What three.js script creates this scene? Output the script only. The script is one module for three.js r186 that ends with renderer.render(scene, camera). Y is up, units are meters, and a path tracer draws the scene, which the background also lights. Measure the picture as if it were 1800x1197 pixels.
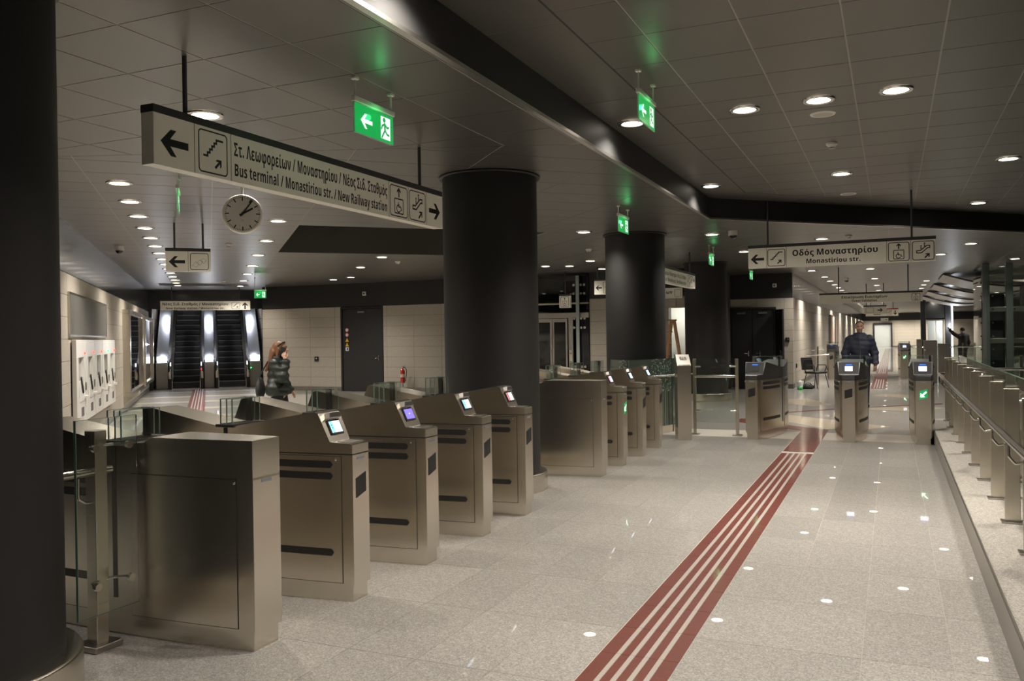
import * as THREE from 'three';
import { mergeGeometries, mergeVertices } from 'three/addons/utils/BufferGeometryUtils.js';
import { RoundedBoxGeometry } from 'three/addons/geometries/RoundedBoxGeometry.js';
import { MarchingCubes } from 'three/addons/objects/MarchingCubes.js';

// ---------------------------------------------------------------- camera, exposure
const scene = new THREE.Scene();
scene.background = new THREE.Color(0x050505);
const camera = new THREE.PerspectiveCamera(43.3, 1800 / 1197, 0.05, 300);
camera.position.set(0, 1.6, 0);
camera.rotation.order = 'YXZ';
camera.rotation.set(-0.00509, 0.41742, -0.01486);
const renderer = new THREE.WebGLRenderer();
renderer.toneMapping = THREE.LinearToneMapping;
renderer.toneMappingExposure = 1.2;
renderer.shadowMap.enabled = true;
const LAMP = 17;            // candela of one ceiling downlight
const LAMP_COLOR = 0xfff5e8;

// ---------------------------------------------------------------- helpers
const taken = {};
function numbered(n) { const k = taken[n] = (taken[n] ?? -1) + 1; return k ? `${n}_${String(k).padStart(3, '0')}` : n; }
function thing(name, label, category, [x, y, z] = [0, 0, 0], turn = 0, group) {
  const o = new THREE.Group(); o.name = numbered(name); scene.add(o);
  o.position.set(x, y, z); o.rotation.y = turn; o.userData = { label, category };
  if (group) o.userData.group = group;
  return o;
}
function struct(name, label, category) {
  const o = new THREE.Group(); o.name = numbered(name); scene.add(o);
  o.userData = { kind: 'structure', label, category }; return o;
}
function part(name, geo, mat, parent, pos, rot) {
  const m = new THREE.Mesh(geo, mat); m.name = name; parent.add(m);
  if (pos) m.position.set(...pos);
  if (rot) m.rotation.set(...rot);
  return m;
}
let seed = 7;
const rnd = () => { seed = (seed * 16807) % 2147483647; return seed / 2147483647; };
const R = (a, b) => a + (b - a) * rnd();
const clampi = (v, a, b) => Math.max(a, Math.min(b, v));
const box = (w, h, d) => new THREE.BoxGeometry(w, h, d);
const rbox = (w, h, d, r = 0.004, s = 2) => new RoundedBoxGeometry(w, h, d, s, r);
const cyl = (r, h, n = 24, r2 = r) => new THREE.CylinderGeometry(r2, r, h, n);
const at = (g, x, y, z) => g.translate(x, y, z);
const tube = (pts, r, n = 24, seg = 8, closed = false) => new THREE.TubeGeometry(new THREE.CatmullRomCurve3(pts.map(p => new THREE.Vector3(...p)), closed, 'catmullrom', 0.1), n, r, seg, closed);
// box with texture coordinates in metres
function uvm(g, s = 1, ou = 0, ov = 0) {
  const p = g.attributes.position, n = g.attributes.normal, uv = new Float32Array(p.count * 2);
  for (let i = 0; i < p.count; i++) {
    const ax = Math.abs(n.getX(i)), ay = Math.abs(n.getY(i)), az = Math.abs(n.getZ(i));
    let u, v;
    if (ay >= ax && ay >= az) { u = p.getX(i); v = p.getZ(i); } else if (ax >= az) { u = p.getZ(i); v = p.getY(i); } else { u = p.getX(i); v = p.getY(i); }
    uv[2 * i] = u / s + ou; uv[2 * i + 1] = v / s + ov;
  }
  g.setAttribute('uv', new THREE.BufferAttribute(uv, 2)); return g;
}
// the escalator hall lies at an angle: forward / right / height to world
const TH = 0.757, FW = [-Math.sin(TH), -Math.cos(TH)], RT = [Math.cos(TH), -Math.sin(TH)];
const hall = (f, r, h = 0) => [f * FW[0] + r * RT[0], h, f * FW[1] + r * RT[1]];

// ---------------------------------------------------------------- procedural textures
function dataTex(n, fn, srgb = true) {
  const d = new Uint8Array(n * n * 4);
  for (let y = 0; y < n; y++) for (let x = 0; x < n; x++) {
    const c = fn(x, y), i = 4 * (y * n + x);
    if (Array.isArray(c)) { d[i] = c[0]; d[i + 1] = c[1]; d[i + 2] = c[2]; } else d[i] = d[i + 1] = d[i + 2] = c;
    d[i + 3] = 255;
  }
  const t = new THREE.DataTexture(d, n, n); t.wrapS = t.wrapT = THREE.RepeatWrapping; t.magFilter = THREE.LinearFilter; t.minFilter = THREE.LinearMipmapLinearFilter; t.generateMipmaps = true;
  if (srgb) t.colorSpace = THREE.SRGBColorSpace;
  t.needsUpdate = true; return t;
}
function blurNoise(n, passes) { // tiling soft noise 0..1
  let a = new Float32Array(n * n); for (let i = 0; i < a.length; i++) a[i] = rnd();
  for (let p = 0; p < passes; p++) {
    const b = new Float32Array(n * n);
    for (let y = 0; y < n; y++) for (let x = 0; x < n; x++) {
      let s = 0; for (let j = -1; j < 2; j++) for (let i = -1; i < 2; i++) s += a[((y + j + n) % n) * n + (x + i + n) % n];
      b[y * n + x] = s / 9;
    }
    a = b;
  }
  let lo = 9, hi = -9; for (const v of a) { lo = Math.min(lo, v); hi = Math.max(hi, v); }
  return a.map(v => (v - lo) / (hi - lo));
}
const N = 512, fine = blurNoise(N, 1), mid = blurNoise(N, 3), coarse = blurNoise(N, 24);
const graniteTex = dataTex(N, (x, y) => { const i = y * N + x, v = 0.5 * (fine[i] - 0.5) + 0.34 * (mid[i] - 0.5) + 0.10 * (coarse[i] - 0.5); const b = 190 + 215 * v; return [clampi(b, 0, 255), clampi(b * 0.98, 0, 255), clampi(b * 0.945, 0, 255)]; });
const redTex = dataTex(N, (x, y) => { const i = y * N + x, v = 0.6 * (fine[i] - 0.5) + 0.3 * (coarse[i] - 0.5); return [clampi(104 + 56 * v, 0, 255), clampi(46 + 34 * v, 0, 255), clampi(34 + 28 * v, 0, 255)]; });
const wallTex = dataTex(N, (x, y) => { const i = y * N + x, v = 0.3 * (fine[i] - 0.5) + 0.35 * (mid[i] - 0.5) + 0.25 * (coarse[i] - 0.5); const b = 206 + 60 * v; return [clampi(b, 0, 255), clampi(b * 0.975, 0, 255), clampi(b * 0.93, 0, 255)]; });
const brushTex = (() => { const row = new Float32Array(N); for (let i = 0; i < N; i++) row[i] = rnd(); return dataTex(N, (x, y) => clampi(128 + 70 * (row[y] - 0.5) + 40 * (fine[y * N + (x >> 4)] - 0.5), 0, 255), false); })();

// ---------------------------------------------------------------- materials
const S = o => new THREE.MeshStandardMaterial(o), P = o => new THREE.MeshPhysicalMaterial(o);
const lin = (r, g, b) => new THREE.Color().setRGB(r, g, b);
const granite = v => P({ map: graniteTex, color: lin(v, v, v), roughness: 0.45, clearcoat: 0.8, clearcoatRoughness: 0.012 });
const M = {
  floor: granite(0.66), tiles: [0.66, 0.69, 0.62, 0.67].map(granite),
  grout: S({ color: lin(0.42, 0.39, 0.35), roughness: 0.8 }),
  red: P({ map: redTex, roughness: 0.5, clearcoat: 0.6, clearcoatRoughness: 0.06 }),
  rib: P({ color: lin(0.40, 0.355, 0.32), roughness: 0.5, clearcoat: 0.4, clearcoatRoughness: 0.1 }),
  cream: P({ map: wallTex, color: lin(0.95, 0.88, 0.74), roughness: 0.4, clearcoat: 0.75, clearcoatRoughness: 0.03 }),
  concrete: S({ map: graniteTex, color: lin(0.62, 0.61, 0.59), roughness: 0.75 }),
  ceil: S({ color: lin(0.145, 0.137, 0.122), roughness: 0.36, metalness: 0.55 }),
  ceilGrid: S({ color: lin(0.34, 0.325, 0.30), roughness: 0.6 }),
  fascia: S({ color: lin(0.018, 0.018, 0.018), roughness: 0.55 }),
  gloss: P({ color: lin(0.02, 0.021, 0.023), roughness: 0.22, clearcoat: 0.6, clearcoatRoughness: 0.12 }),
  trim: S({ color: lin(0.62, 0.60, 0.56), roughness: 0.3, metalness: 1 }),
  column: S({ color: lin(0.010, 0.0097, 0.0092), roughness: 0.62 }),
  wall: S({ map: wallTex, color: lin(0.63, 0.61, 0.57), roughness: 0.75 }),
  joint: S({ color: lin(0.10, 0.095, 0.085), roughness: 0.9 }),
  steel: P({ color: lin(0.70, 0.65, 0.565), metalness: 1, roughness: 0.25, anisotropy: 0.5, bumpMap: brushTex, bumpScale: 0.00012 }),
  steelDark: P({ color: lin(0.42, 0.40, 0.37), metalness: 1, roughness: 0.34, anisotropy: 0.4 }),
  chrome: S({ color: lin(0.72, 0.70, 0.66), metalness: 1, roughness: 0.16 }),
  black: S({ color: lin(0.012, 0.012, 0.012), roughness: 0.5 }),
  rubber: S({ color: lin(0.02, 0.02, 0.02), roughness: 0.7 }),
  seam: S({ color: lin(0.03, 0.028, 0.025), roughness: 0.7 }),
  glass: P({ color: lin(0.93, 0.98, 0.95), roughness: 0.02, transmission: 1, thickness: 0, ior: 1.5 }),
  clear: P({ color: lin(0.97, 0.99, 0.98), roughness: 0.0, transmission: 1, thickness: 0.01, ior: 1.5, attenuationColor: lin(0.55, 0.85, 0.70), attenuationDistance: 0.25 }),
  glassEdge: P({ color: lin(0.13, 0.21, 0.17), roughness: 0.15, metalness: 0 }),
  signWhite: S({ color: lin(0.80, 0.77, 0.68), roughness: 0.45 }),
  signTop: S({ color: lin(0.035, 0.036, 0.038), roughness: 0.5 }),
  rod: S({ color: lin(0.10, 0.10, 0.10), roughness: 0.4, metalness: 0.6 }),
  white: S({ color: lin(0.75, 0.73, 0.68), roughness: 0.5 }),
  plate: S({ color: lin(0.25, 0.27, 0.33), roughness: 0.4, metalness: 0.4 }),
  blade: S({ color: lin(0.17, 0.165, 0.15), roughness: 0.6 }),
  head: S({ color: lin(0.13, 0.13, 0.132), roughness: 0.38, metalness: 0.85 }),
  door: S({ color: lin(0.022, 0.022, 0.023), roughness: 0.45 }),
  lampGlow: S({ color: 0xffffff, emissive: 0xfff2dd, emissiveIntensity: 9 }),
  redPaint: P({ color: lin(0.42, 0.018, 0.012), roughness: 0.3, clearcoat: 0.6 }),
  wood: S({ color: lin(0.28, 0.15, 0.07), roughness: 0.6 }),
  panelWhite: S({ color: lin(0.66, 0.65, 0.61), roughness: 0.4 }),
};

// ---------------------------------------------------------------- structure: floor
const CEIL = 3.28, UP = 3.58, TILE = 0.405;
const floor = struct('floor', 'polished speckled grey granite floor of the station concourse', 'floor');
{
  const g = [];
  const slab = (x0, x1, z0, z1, y = -0.002) => g.push(uvm(at(box(x1 - x0, 0.3, z1 - z0), (x0 + x1) / 2, y - 0.15, (z0 + z1) / 2), 0.9));
  slab(-34, 1.02, -100, 6); slab(1.02, 9, -100, -15.6); slab(1.02, 9, -3.2, 6); slab(3.6, 9, -15.6, -3.2);
  part('floor_slab', mergeGeometries(g), M.floor, floor);
  // big square stones in front of the gates, joint to joint
  const geos = [0, 1, 2, 3].map(k => uvm(at(box(TILE - 0.003, 0.02, TILE * 2 - 0.003), 0, -0.01, 0), 0.9, k * 0.37, k * 0.61));
  for (let i = -1; i < 9; i++) {
    const x = -2.99 + TILE * (i + 0.5);
    if (i === 4) continue;                                         // the guidance strip runs here
    for (let j = -3; j < 14; j++) {
      const z = -4.5 + TILE * 2 - TILE * 2 * (j + 0.5) + (i % 2 ? 0 : 0);
      if (z < -13.5) continue;
      const k = Math.floor(R(0, 3.99));
      part('floor_tile', geos[k], M.tiles[Math.floor(R(0, 3.99))], floor, [x, 0.0005, z]);
    }
  }
  part('joint_bed', at(box(4.1, 0.01, 13), -1.35, -0.0065, -7.9), M.grout, floor);
}
// guidance strips: red stones, each with four pale ribs
function flatPoly(name, pts, mat, y = 0.0012) {
  const s = new THREE.Shape(pts.map(([x, z]) => new THREE.Vector2(x, -z)));
  const g = new THREE.ExtrudeGeometry(s, { depth: 0.004, bevelEnabled: false }); g.rotateX(-Math.PI / 2); g.translate(0, y - 0.004, 0);
  return part(name, uvm(g, 0.9), mat, floor);
}
{
  const redGeo = [0, 1, 2].map(k => uvm(box(0.395, 0.012, 0.402), 0.5, k * 0.3, k * 0.7)), ribGeo = new RoundedBoxGeometry(0.027, 0.006, 0.402, 2, 0.0028);
  for (let j = -3; j < 22; j++) {
    const z = -4.528 + 0.405 / 2 - 0.405 * j;
    if (z < -12.0) continue;
    const t = part('guidance_stone', redGeo[(j + 9) % 3], M.red, floor, [-1.165, -0.0045, z]);
    for (let k = 0; k < 4; k++) part('rib', ribGeo, M.rib, t, [-0.104 + 0.0713 * k, 0.0065, 0]);
  }
  for (let j = 0; j < 7; j++) part('guidance_stone', redGeo[j % 3], M.red, floor, [-1.165, -0.0045, -12.2 - 0.405 * j + 0.0]);
  flatPoly('red_band', [[-1.36, -14.62], [-0.97, -14.75], [-1.94, -15.7], [-2.6, -16.4], [-2.6, -15.75], [-1.87, -15.02]], M.red);
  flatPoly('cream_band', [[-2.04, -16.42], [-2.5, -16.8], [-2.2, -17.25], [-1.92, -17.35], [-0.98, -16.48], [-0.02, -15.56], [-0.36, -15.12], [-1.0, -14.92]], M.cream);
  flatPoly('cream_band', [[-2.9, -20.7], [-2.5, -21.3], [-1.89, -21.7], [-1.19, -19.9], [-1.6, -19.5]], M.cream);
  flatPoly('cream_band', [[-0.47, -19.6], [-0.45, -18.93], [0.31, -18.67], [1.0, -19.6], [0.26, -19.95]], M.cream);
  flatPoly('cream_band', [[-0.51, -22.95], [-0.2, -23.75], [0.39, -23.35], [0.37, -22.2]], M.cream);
  flatPoly('red_line', [[-2.6, -17.15], [-2.6, -16.98], [-1.17, -18.62], [0.97, -20.6], [0.97, -20.85], [-1.17, -18.85]], M.red);
  // far corridor strip: a ribbed stone, a plain stone and the long ribbed run
  const far = (z0, z1, ribs) => { const t = part('guidance_stone', uvm(box(0.40, 0.012, z0 - z1 - 0.02), 0.5), M.red, floor, [-0.38, -0.0045, (z0 + z1) / 2]); if (ribs) for (let k = 0; k < 4; k++) part('rib', box(0.027, 0.006, z0 - z1 - 0.06), M.rib, t, [-0.104 + 0.0713 * k, 0.0065, 0]); };
  far(-25.7, -30.6, true); far(-30.7, -34.8, false); for (let j = 0; j < 12; j++) far(-35 - 4 * j, -39 - 4 * j, true);
  // strip in the escalator hall
  for (let j = 0; j < 14; j++) {
    const t = part('guidance_stone', redGeo[j % 3], M.red, floor, hall(16.2 + 1.02 * j, -0.32, -0.0045)); t.rotation.y = TH; t.scale.set(1.0, 1, 2.5);
    for (let k = 0; k < 4; k++) part('rib', ribGeo, M.rib, t, [-0.104 + 0.0713 * k, 0.0065, 0]);
  }
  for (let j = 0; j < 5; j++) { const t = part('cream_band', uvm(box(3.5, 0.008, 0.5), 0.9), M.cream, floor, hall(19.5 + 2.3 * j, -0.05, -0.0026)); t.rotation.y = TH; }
}
// plinth with the balustrade and the stairwell behind it
const kerb = struct('floor', 'raised pale concrete kerb beside the walkway carrying a row of steel posts', 'kerb');
part('kerb_block', uvm(at(box(0.50, 0.19, 20), 0.776, 0.095, -5.2), 0.9), M.concrete, kerb);
part('kerb_face', at(box(0.012, 0.18, 20), 0.520, 0.09, -5.2), M.steelDark, kerb);
const well = struct('floor', 'dark stairwell sinking behind the glass balustrade', 'stairwell');
part('lower_floor', uvm(at(box(2.7, 0.1, 12.6), 2.31, -4.0, -9.4), 0.9), M.concrete, well);
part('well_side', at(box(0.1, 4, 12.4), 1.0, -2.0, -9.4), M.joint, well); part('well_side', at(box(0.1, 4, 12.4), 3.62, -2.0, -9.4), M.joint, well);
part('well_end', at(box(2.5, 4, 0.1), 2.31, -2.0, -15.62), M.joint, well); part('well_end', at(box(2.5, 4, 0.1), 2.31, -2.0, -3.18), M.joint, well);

// ---------------------------------------------------------------- structure: ceilings
const EDGE = [[-2.43, 6], [-2.43, -12.65], [9, -24.2]];             // edge of the lower ceiling, its outside is the raised part
function inside(x, z, poly) { let c = false; for (let i = 0, j = poly.length - 1; i < poly.length; j = i++) { const [xi, zi] = poly[i], [xj, zj] = poly[j]; if ((zi > z) !== (zj > z) && x < (xj - xi) * (z - zi) / (zj - zi) + xi) c = !c; } return c; }
function slabPoly(name, pts, holes, y, thick, mat, parent) {
  const s = new THREE.Shape(pts.map(([x, z]) => new THREE.Vector2(x, -z)));
  for (const h of holes) s.holes.push(new THREE.Path(h.map(([x, z]) => new THREE.Vector2(x, -z))));
  const g = new THREE.ExtrudeGeometry(s, { depth: thick, bevelEnabled: false }); g.rotateX(-Math.PI / 2); g.translate(0, y, 0);
  return part(name, uvm(g, 0.9), mat, parent);
}
const sky = [hall(12.93, 1.26), hall(17.05, 1.26), hall(17.05, 5.2), hall(12.93, 5.2)].map(p => [p[0], p[2]]);
const escHole = [hall(30.6, -1.98), hall(41, -1.98), hall(41, 1.98), hall(30.6, 1.98)].map(p => [p[0], p[2]]);
const ceilLow = struct('ceiling', 'lower satin grey metal panel ceiling over the gates and escalator hall', 'ceiling');
slabPoly('ceiling_deck', [[-34, 6], [-2.43, 6], [-2.43, -12.65], [8.8, -24.0], [8.8, -99], [-34, -99]], [sky, escHole], CEIL - 0.0035, 0.22, M.ceilGrid, ceilLow);
const ceilUp = struct('ceiling', 'raised metal panel ceiling over the walkway', 'ceiling');
slabPoly('ceiling_deck', [[-2.42, 6.2], [9.2, 6.2], [9.2, -24.3], [-2.42, -12.65]], [], UP - 0.0035, 0.2, M.ceilGrid, ceilUp);
{
  // panels are cut to the outline of their field: keep the side where n.p >= c
  const clip = (pl, [nx, nz, c]) => { const out = [], sd = p => nx * p[0] + nz * p[1] - c; for (let k = 0; k < pl.length; k++) { const p = pl[k], q = pl[(k + 1) % pl.length], sp = sd(p), sq = sd(q); if (sp >= 0) out.push(p); if ((sp >= 0) !== (sq >= 0)) { const t = sp / (sp - sq); out.push([p[0] + t * (q[0] - p[0]), p[1] + t * (q[1] - p[1])]); } } return out; };
  const through = (a, b, inner) => { const nx = -(b[1] - a[1]), nz = b[0] - a[0], L = Math.hypot(nx, nz), s = Math.sign(nx * (inner[0] - a[0]) + nz * (inner[1] - a[1])); return [s * nx / L, s * nz / L, s * (nx * a[0] + nz * a[1]) / L]; };
  const area = pl => Math.abs(pl.reduce((t, p, k) => { const q = pl[(k + 1) % pl.length]; return t + p[0] * q[1] - q[0] * p[1]; }, 0)) / 2;
  const inset = ([nx, nz, c], d) => [nx, nz, c + d];
  const hullCut = (pl, cuts) => { for (const c of cuts) { if (pl.length < 3) return []; pl = clip(pl, c); } return pl; };
  function field(parent, y, ux, w, d, org, ni, nj, cuts, individual, skip, mat = M.ceil) {   // ux: unit vector of the panel's w side
    const uz = [-ux[1], ux[0]], full = box(w - 0.012, 0.012, d - 0.010), turn = Math.atan2(-ux[1], ux[0]), rest = [];
    for (let i = 0; i < ni; i++) for (let j = 0; j < nj; j++) {
      const c = [org[0] + ux[0] * w * (i + 0.5) + uz[0] * d * (j + 0.5), org[1] + ux[1] * w * (i + 0.5) + uz[1] * d * (j + 0.5)];
      const a = w / 2 - 0.006, b = d / 2 - 0.005, pl = [[-1, -1], [1, -1], [1, 1], [-1, 1]].map(([s, t]) => [c[0] + s * a * ux[0] + t * b * uz[0], c[1] + s * a * ux[1] + t * b * uz[1]]);
      if (skip && skip(c)) continue;
      const cut = hullCut(pl, cuts); if (cut.length < 3 || area(cut) < 0.01) continue;
      const whole = area(cut) > area(pl) - 1e-5, ind = individual(c);
      if (ind) { if (whole) { const m = part('ceiling_panel', full, mat, parent, [c[0], y, c[1]]); m.rotation.y = turn; } else slabPoly('ceiling_panel', cut, [], y - 0.006, 0.012, mat, parent); }
      else if (whole) { const g = full.clone(); g.rotateY(turn); g.translate(c[0], y, c[1]); rest.push(g); }
      else { const s = new THREE.Shape(cut.map(([x, z]) => new THREE.Vector2(x, -z))), g = new THREE.ExtrudeGeometry(s, { depth: 0.012, bevelEnabled: false }); g.rotateX(-Math.PI / 2); g.translate(0, y - 0.006, 0); const q = mergeVertices(g); rest.push(q); }
    }
    if (rest.length) { const r = part('far_panels', mergeGeometries(rest.map(g => g.index ? g.toNonIndexed() : g)), mat, parent); r.userData.kind = 'stuff'; }
  }
  const L1 = through(EDGE[0], EDGE[1], [0, -5]), L2 = through(EDGE[1], EDGE[2], [3, -5]), off = 0.56, far = [0, 1, -60];
  const never = () => false, near = c => c[0] < 4.5 && c[1] < -2.2 && c[1] > -18;
  // raised ceiling: panel grid inside a black groove, margin panels between groove and fascia
  field(ceilUp, UP, [1, 0], 0.604, 0.627, [-1.472 - 0.604 * 2, -25.6], 21, 50, [inset(L1, off), inset(L2, off), [-1, 0, -8.9]], near);
  const neg = ([a, b, c]) => [-a, -b, -c], g = 0.016, D1 = [0.7125, -0.7017];
  field(ceilUp, UP, [1, 0], 0.62, 1.88, [-2.45, -14.5], 1, 12, [inset(L1, 0.004), inset(L2, 0.004), neg(inset(L1, off - g))], c => c[1] < -2);
  field(ceilUp, UP, D1, 1.88, 0.62, [EDGE[1][0] - 0.45 * D1[0], EDGE[1][1] - 0.45 * D1[1]], 9, 2, [inset(L2, 0.004), inset(L1, off - g), neg(inset(L2, off - g)), [-1, 0, -8.9]], c => c[0] < 5);
  field(ceilUp, UP, D1, 1.88, 0.62, [EDGE[1][0] - 0.45 * D1[0] - 0.62 * 0.7017, EDGE[1][1] - 0.45 * D1[1] - 0.62 * 0.7125], 9, 1, [inset(L2, 0.004), inset(L1, off - g), neg(inset(L2, off - g)), [-1, 0, -8.9]], c => c[0] < 5);
  const groove = (a, b) => { const dx = b[0] - a[0], dz = b[1] - a[1]; const m = part('groove', box(Math.hypot(dx, dz), 0.004, g), M.black, ceilUp, [(a[0] + b[0]) / 2, UP - 0.004, (a[1] + b[1]) / 2]); m.rotation.y = Math.atan2(-dz, dx); };
  groove([-1.878, 6], [-1.878, -12.42]); groove([-1.878, -12.42], [8.9, -23.31]);
  // lower ceiling: square grid near the gates, then the grid of the hall, then long sheets over the walkway and corridor
  const b0 = [-6.812, -5.421], b1 = [-2.577, -7.106], LB = through(b0, b1, [-3, -3]);
  field(ceilLow, CEIL, [1, 0], 0.62, 0.63, [-3.72 - 0.62 * 14, -3.94 - 0.63 * 9], 17, 22, [neg(inset(L1, 0.02)), inset(LB, 0.004)], c => c[0] > -8 && c[1] < -2.2);
  const skyCut = c => { const f = c[0] * FW[0] + c[1] * FW[1], r = c[0] * RT[0] + c[1] * RT[1]; return f > 12.44 && f < 17.4 && r > 1.26 && r < 6.06; };
  const hallNear = c => { const f = c[0] * FW[0] + c[1] * FW[1], r = c[0] * RT[0] + c[1] * RT[1]; return f < 21 && r > -2.2 && r < 9 && c[1] > -17; };
  const o = hall(5, -2.34); const hallCuts = [neg(LB), neg(inset(L1, 0.02)), [0, 1, -25.4]].map((c, k) => k ? c : inset(c, 0.004));
  field(ceilLow, CEIL, RT, 1.2, 0.62, [o[0] + 44 * 0.62 * FW[0], o[2] + 44 * 0.62 * FW[1]], 22, 44, hallCuts, hallNear, c => skyCut(c) || c[0] < -26 || c[1] > 2 || (c[0] * FW[0] + c[1] * FW[1] > 30.2 && Math.abs(c[0] * RT[0] + c[1] * RT[1]) < 2.6));
  // panels trimmed round the ceiling opening
  const strip = (f0, f1, r0, r1) => { const q = hall((f0 + f1) / 2, (r0 + r1) / 2, CEIL); const m = part('ceiling_panel', box(r1 - r0 - 0.01, 0.012, f1 - f0 - 0.01), M.ceil, ceilLow, q); m.rotation.y = TH; };
  strip(12.44, 12.91, 1.26, 6.06); strip(17.07, 17.4, 1.26, 6.06); strip(12.91, 17.07, 5.22, 6.06);
  field(ceilLow, CEIL, [1, 0], 1.2, 2.4, [-2.43, -90], 9, 33, [inset(L1, 0.0), neg(inset(L2, 0.02))], c => c[1] > -52);
  // fascia between the two levels with its bright metal edge
  const fas = struct('trim', 'black fascia stepping up from the lower to the raised ceiling', 'trim'); fas.name = 'trim_1';
  const seg = (a, b, name, y0, y1, t, mat) => { const dx = b[0] - a[0], dz = b[1] - a[1], L = Math.hypot(dx, dz); const m = part(name, box(L, y1 - y0, t), mat, fas, [(a[0] + b[0]) / 2, (y0 + y1) / 2, (a[1] + b[1]) / 2]); m.rotation.y = Math.atan2(-dz, dx); return m; };
  seg(EDGE[0], EDGE[1], 'fascia_board', CEIL + 0.004, UP, 0.03, M.fascia); seg(EDGE[1], EDGE[2], 'fascia_board', CEIL + 0.004, UP, 0.03, M.fascia);
  seg(EDGE[0], EDGE[1], 'metal_edge', CEIL - 0.014, CEIL + 0.012, 0.045, M.trim); seg(EDGE[1], EDGE[2], 'metal_edge', CEIL - 0.014, CEIL + 0.012, 0.045, M.trim);
  // rectangular ceiling opening with a dark shaft
  const shaft = struct('ceiling', 'rectangular opening in the lower ceiling with a deep unlit shaft', 'ceiling opening');
  const midp = hall(14.99, 3.23, 0);
  const wallm = (w, f, r, turn, mat) => { const m = part('shaft_side', box(w, 2.8, 0.04), mat, shaft, hall(f, r, CEIL + 1.4)); m.rotation.y = TH + turn; };
  wallm(3.94, 12.93, 3.23, 0, M.ceil); wallm(3.94, 17.05, 3.23, 0, M.ceil); wallm(4.12, 14.99, 1.26, Math.PI / 2, M.ceil); wallm(4.12, 14.99, 5.2, Math.PI / 2, M.ceil);
  const top = part('shaft_top', box(4.1, 0.05, 4.3), M.concrete, shaft, [midp[0], CEIL + 2.82, midp[2]]); top.rotation.y = TH;
}

// ---------------------------------------------------------------- structure: walls
// a wall of stone panels between two floor points; openings are [u0, u1, y0, y1]
function panelWall(o, a, b, { y0 = 0.12, rows = 8, rh = 0.306, cw = 0.9, top = CEIL, gap = 0.006, openings = [], fascia = M.fascia, thick = 0.3, side = 1, start = 0 }) {
  const dx = b[0] - a[0], dz = b[1] - a[1], L = Math.hypot(dx, dz), turn = Math.atan2(-dz, dx);
  const f = new THREE.Group(); f.position.set(a[0], 0, a[1]); f.rotation.y = turn; f.updateMatrix();
  const put = (name, w, h, d, u, y, z, mat) => { const m = part(name, uvm(at(box(w, h, d), 0, 0, 0), 1.1, u * 0.13, y), mat, o, [u, y, z * side]); m.applyMatrix4(f.matrix); return m; };
  const ytop = y0 + rows * rh;
  // backing masonry cut round the openings
  const cuts = [...openings].sort((p, q) => p[0] - q[0]); let u = 0;
  const back = (u0, u1, ya, yb) => { if (u1 - u0 > 0.005 && yb - ya > 0.005) put('wall_core', u1 - u0, yb - ya, thick, (u0 + u1) / 2, (ya + yb) / 2, -thick / 2 - 0.012, M.joint); };
  for (const [c0, c1, ya, yb] of cuts) { back(u, c0, 0, top); back(c0, c1, 0, ya); back(c0, c1, yb, top); u = c1; }
  back(u, L, 0, top);
  if (top > ytop + 0.02) { let v = 0; const fz = (u0, u1) => { if (u1 - u0 > 0.01) put('fascia_board', u1 - u0, top - ytop - 0.01, 0.012, (u0 + u1) / 2, (top + ytop) / 2, -0.004, fascia); }; for (const c of cuts) if (c[3] > ytop + 0.02) { fz(v, c[0]); v = c[1]; } fz(v, L); }
  if (y0 > 0.01) { let v = 0; for (const c of cuts) { if (c[2] < 0.05) { if (c[0] - v > 0.01) put('skirting', c[0] - v, y0 - 0.005, 0.01, (v + c[0]) / 2, y0 / 2, -0.012, M.steelDark); v = c[1]; } } if (L - v > 0.01) put('skirting', L - v, y0 - 0.005, 0.01, (v + L) / 2, y0 / 2, -0.012, M.steelDark); }
  for (let r = 0; r < rows; r++) for (let k = -1; k * cw + start < L; k++) {
    let segs = [[Math.max(0, k * cw + start), Math.min(L, (k + 1) * cw + start)]]; const ya = y0 + r * rh, yb = ya + rh;
    for (const c of cuts) { if (c[3] < ya + 0.05 || c[2] > yb - 0.05) continue; segs = segs.flatMap(([s, e]) => { const q = []; if (c[0] > s) q.push([s, Math.min(e, c[0])]); if (c[1] < e) q.push([Math.max(s, c[1]), e]); return c[0] >= e || c[1] <= s ? [[s, e]] : q; }); }
    for (const [s, e] of segs) if (e - s > 0.04) put('wall_panel', e - s - gap, rh - gap, 0.014, (s + e) / 2, (ya + yb) / 2, -0.005, M.wall);
  }
  return { put, L };
}
const BZ = -21.9, CX = -2.57, DZ = -25.4, HL = -1.85;
const hp = (f, r) => { const p = hall(f, r); return [p[0], p[2]]; };
const wl = struct('wall_left', 'pale stone panel wall of the escalator hall with a glossy black upper band', 'wall');
panelWall(wl, hp(8.5, HL), hp(30.4, HL), { cw: 1.2, fascia: M.gloss });
const wb = struct('wall_back', 'pale stone panel wall beside the escalators with a black upper band', 'wall');
panelWall(wb, [-18.45, BZ], [-9.0, BZ], { cw: 0.93, openings: [[3.02, 4.53, 0, 2.57]] });
const wb2 = struct('wall_middle', 'pale stone panel wall right of the lift with a lit doorway', 'wall');
panelWall(wb2, [-7.42, BZ], [-4.3, BZ], { cw: 0.78, openings: [[2.14, 2.66, 0, 2.27]] });
const wd = struct('wall_service', 'pale stone panel wall around the dark double door', 'wall');
panelWall(wd, [-4.3, DZ], [CX, DZ], { cw: 0.75, openings: [[0.0, 1.22, 0, 2.27]] });
part('return_wall', at(box(0.2, CEIL, 3.6), -4.4, CEIL / 2, -23.7), M.joint, wd);
const wc = struct('wall_corridor', 'long pale stone panel wall of the far corridor washed by downlights', 'wall');
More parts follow.
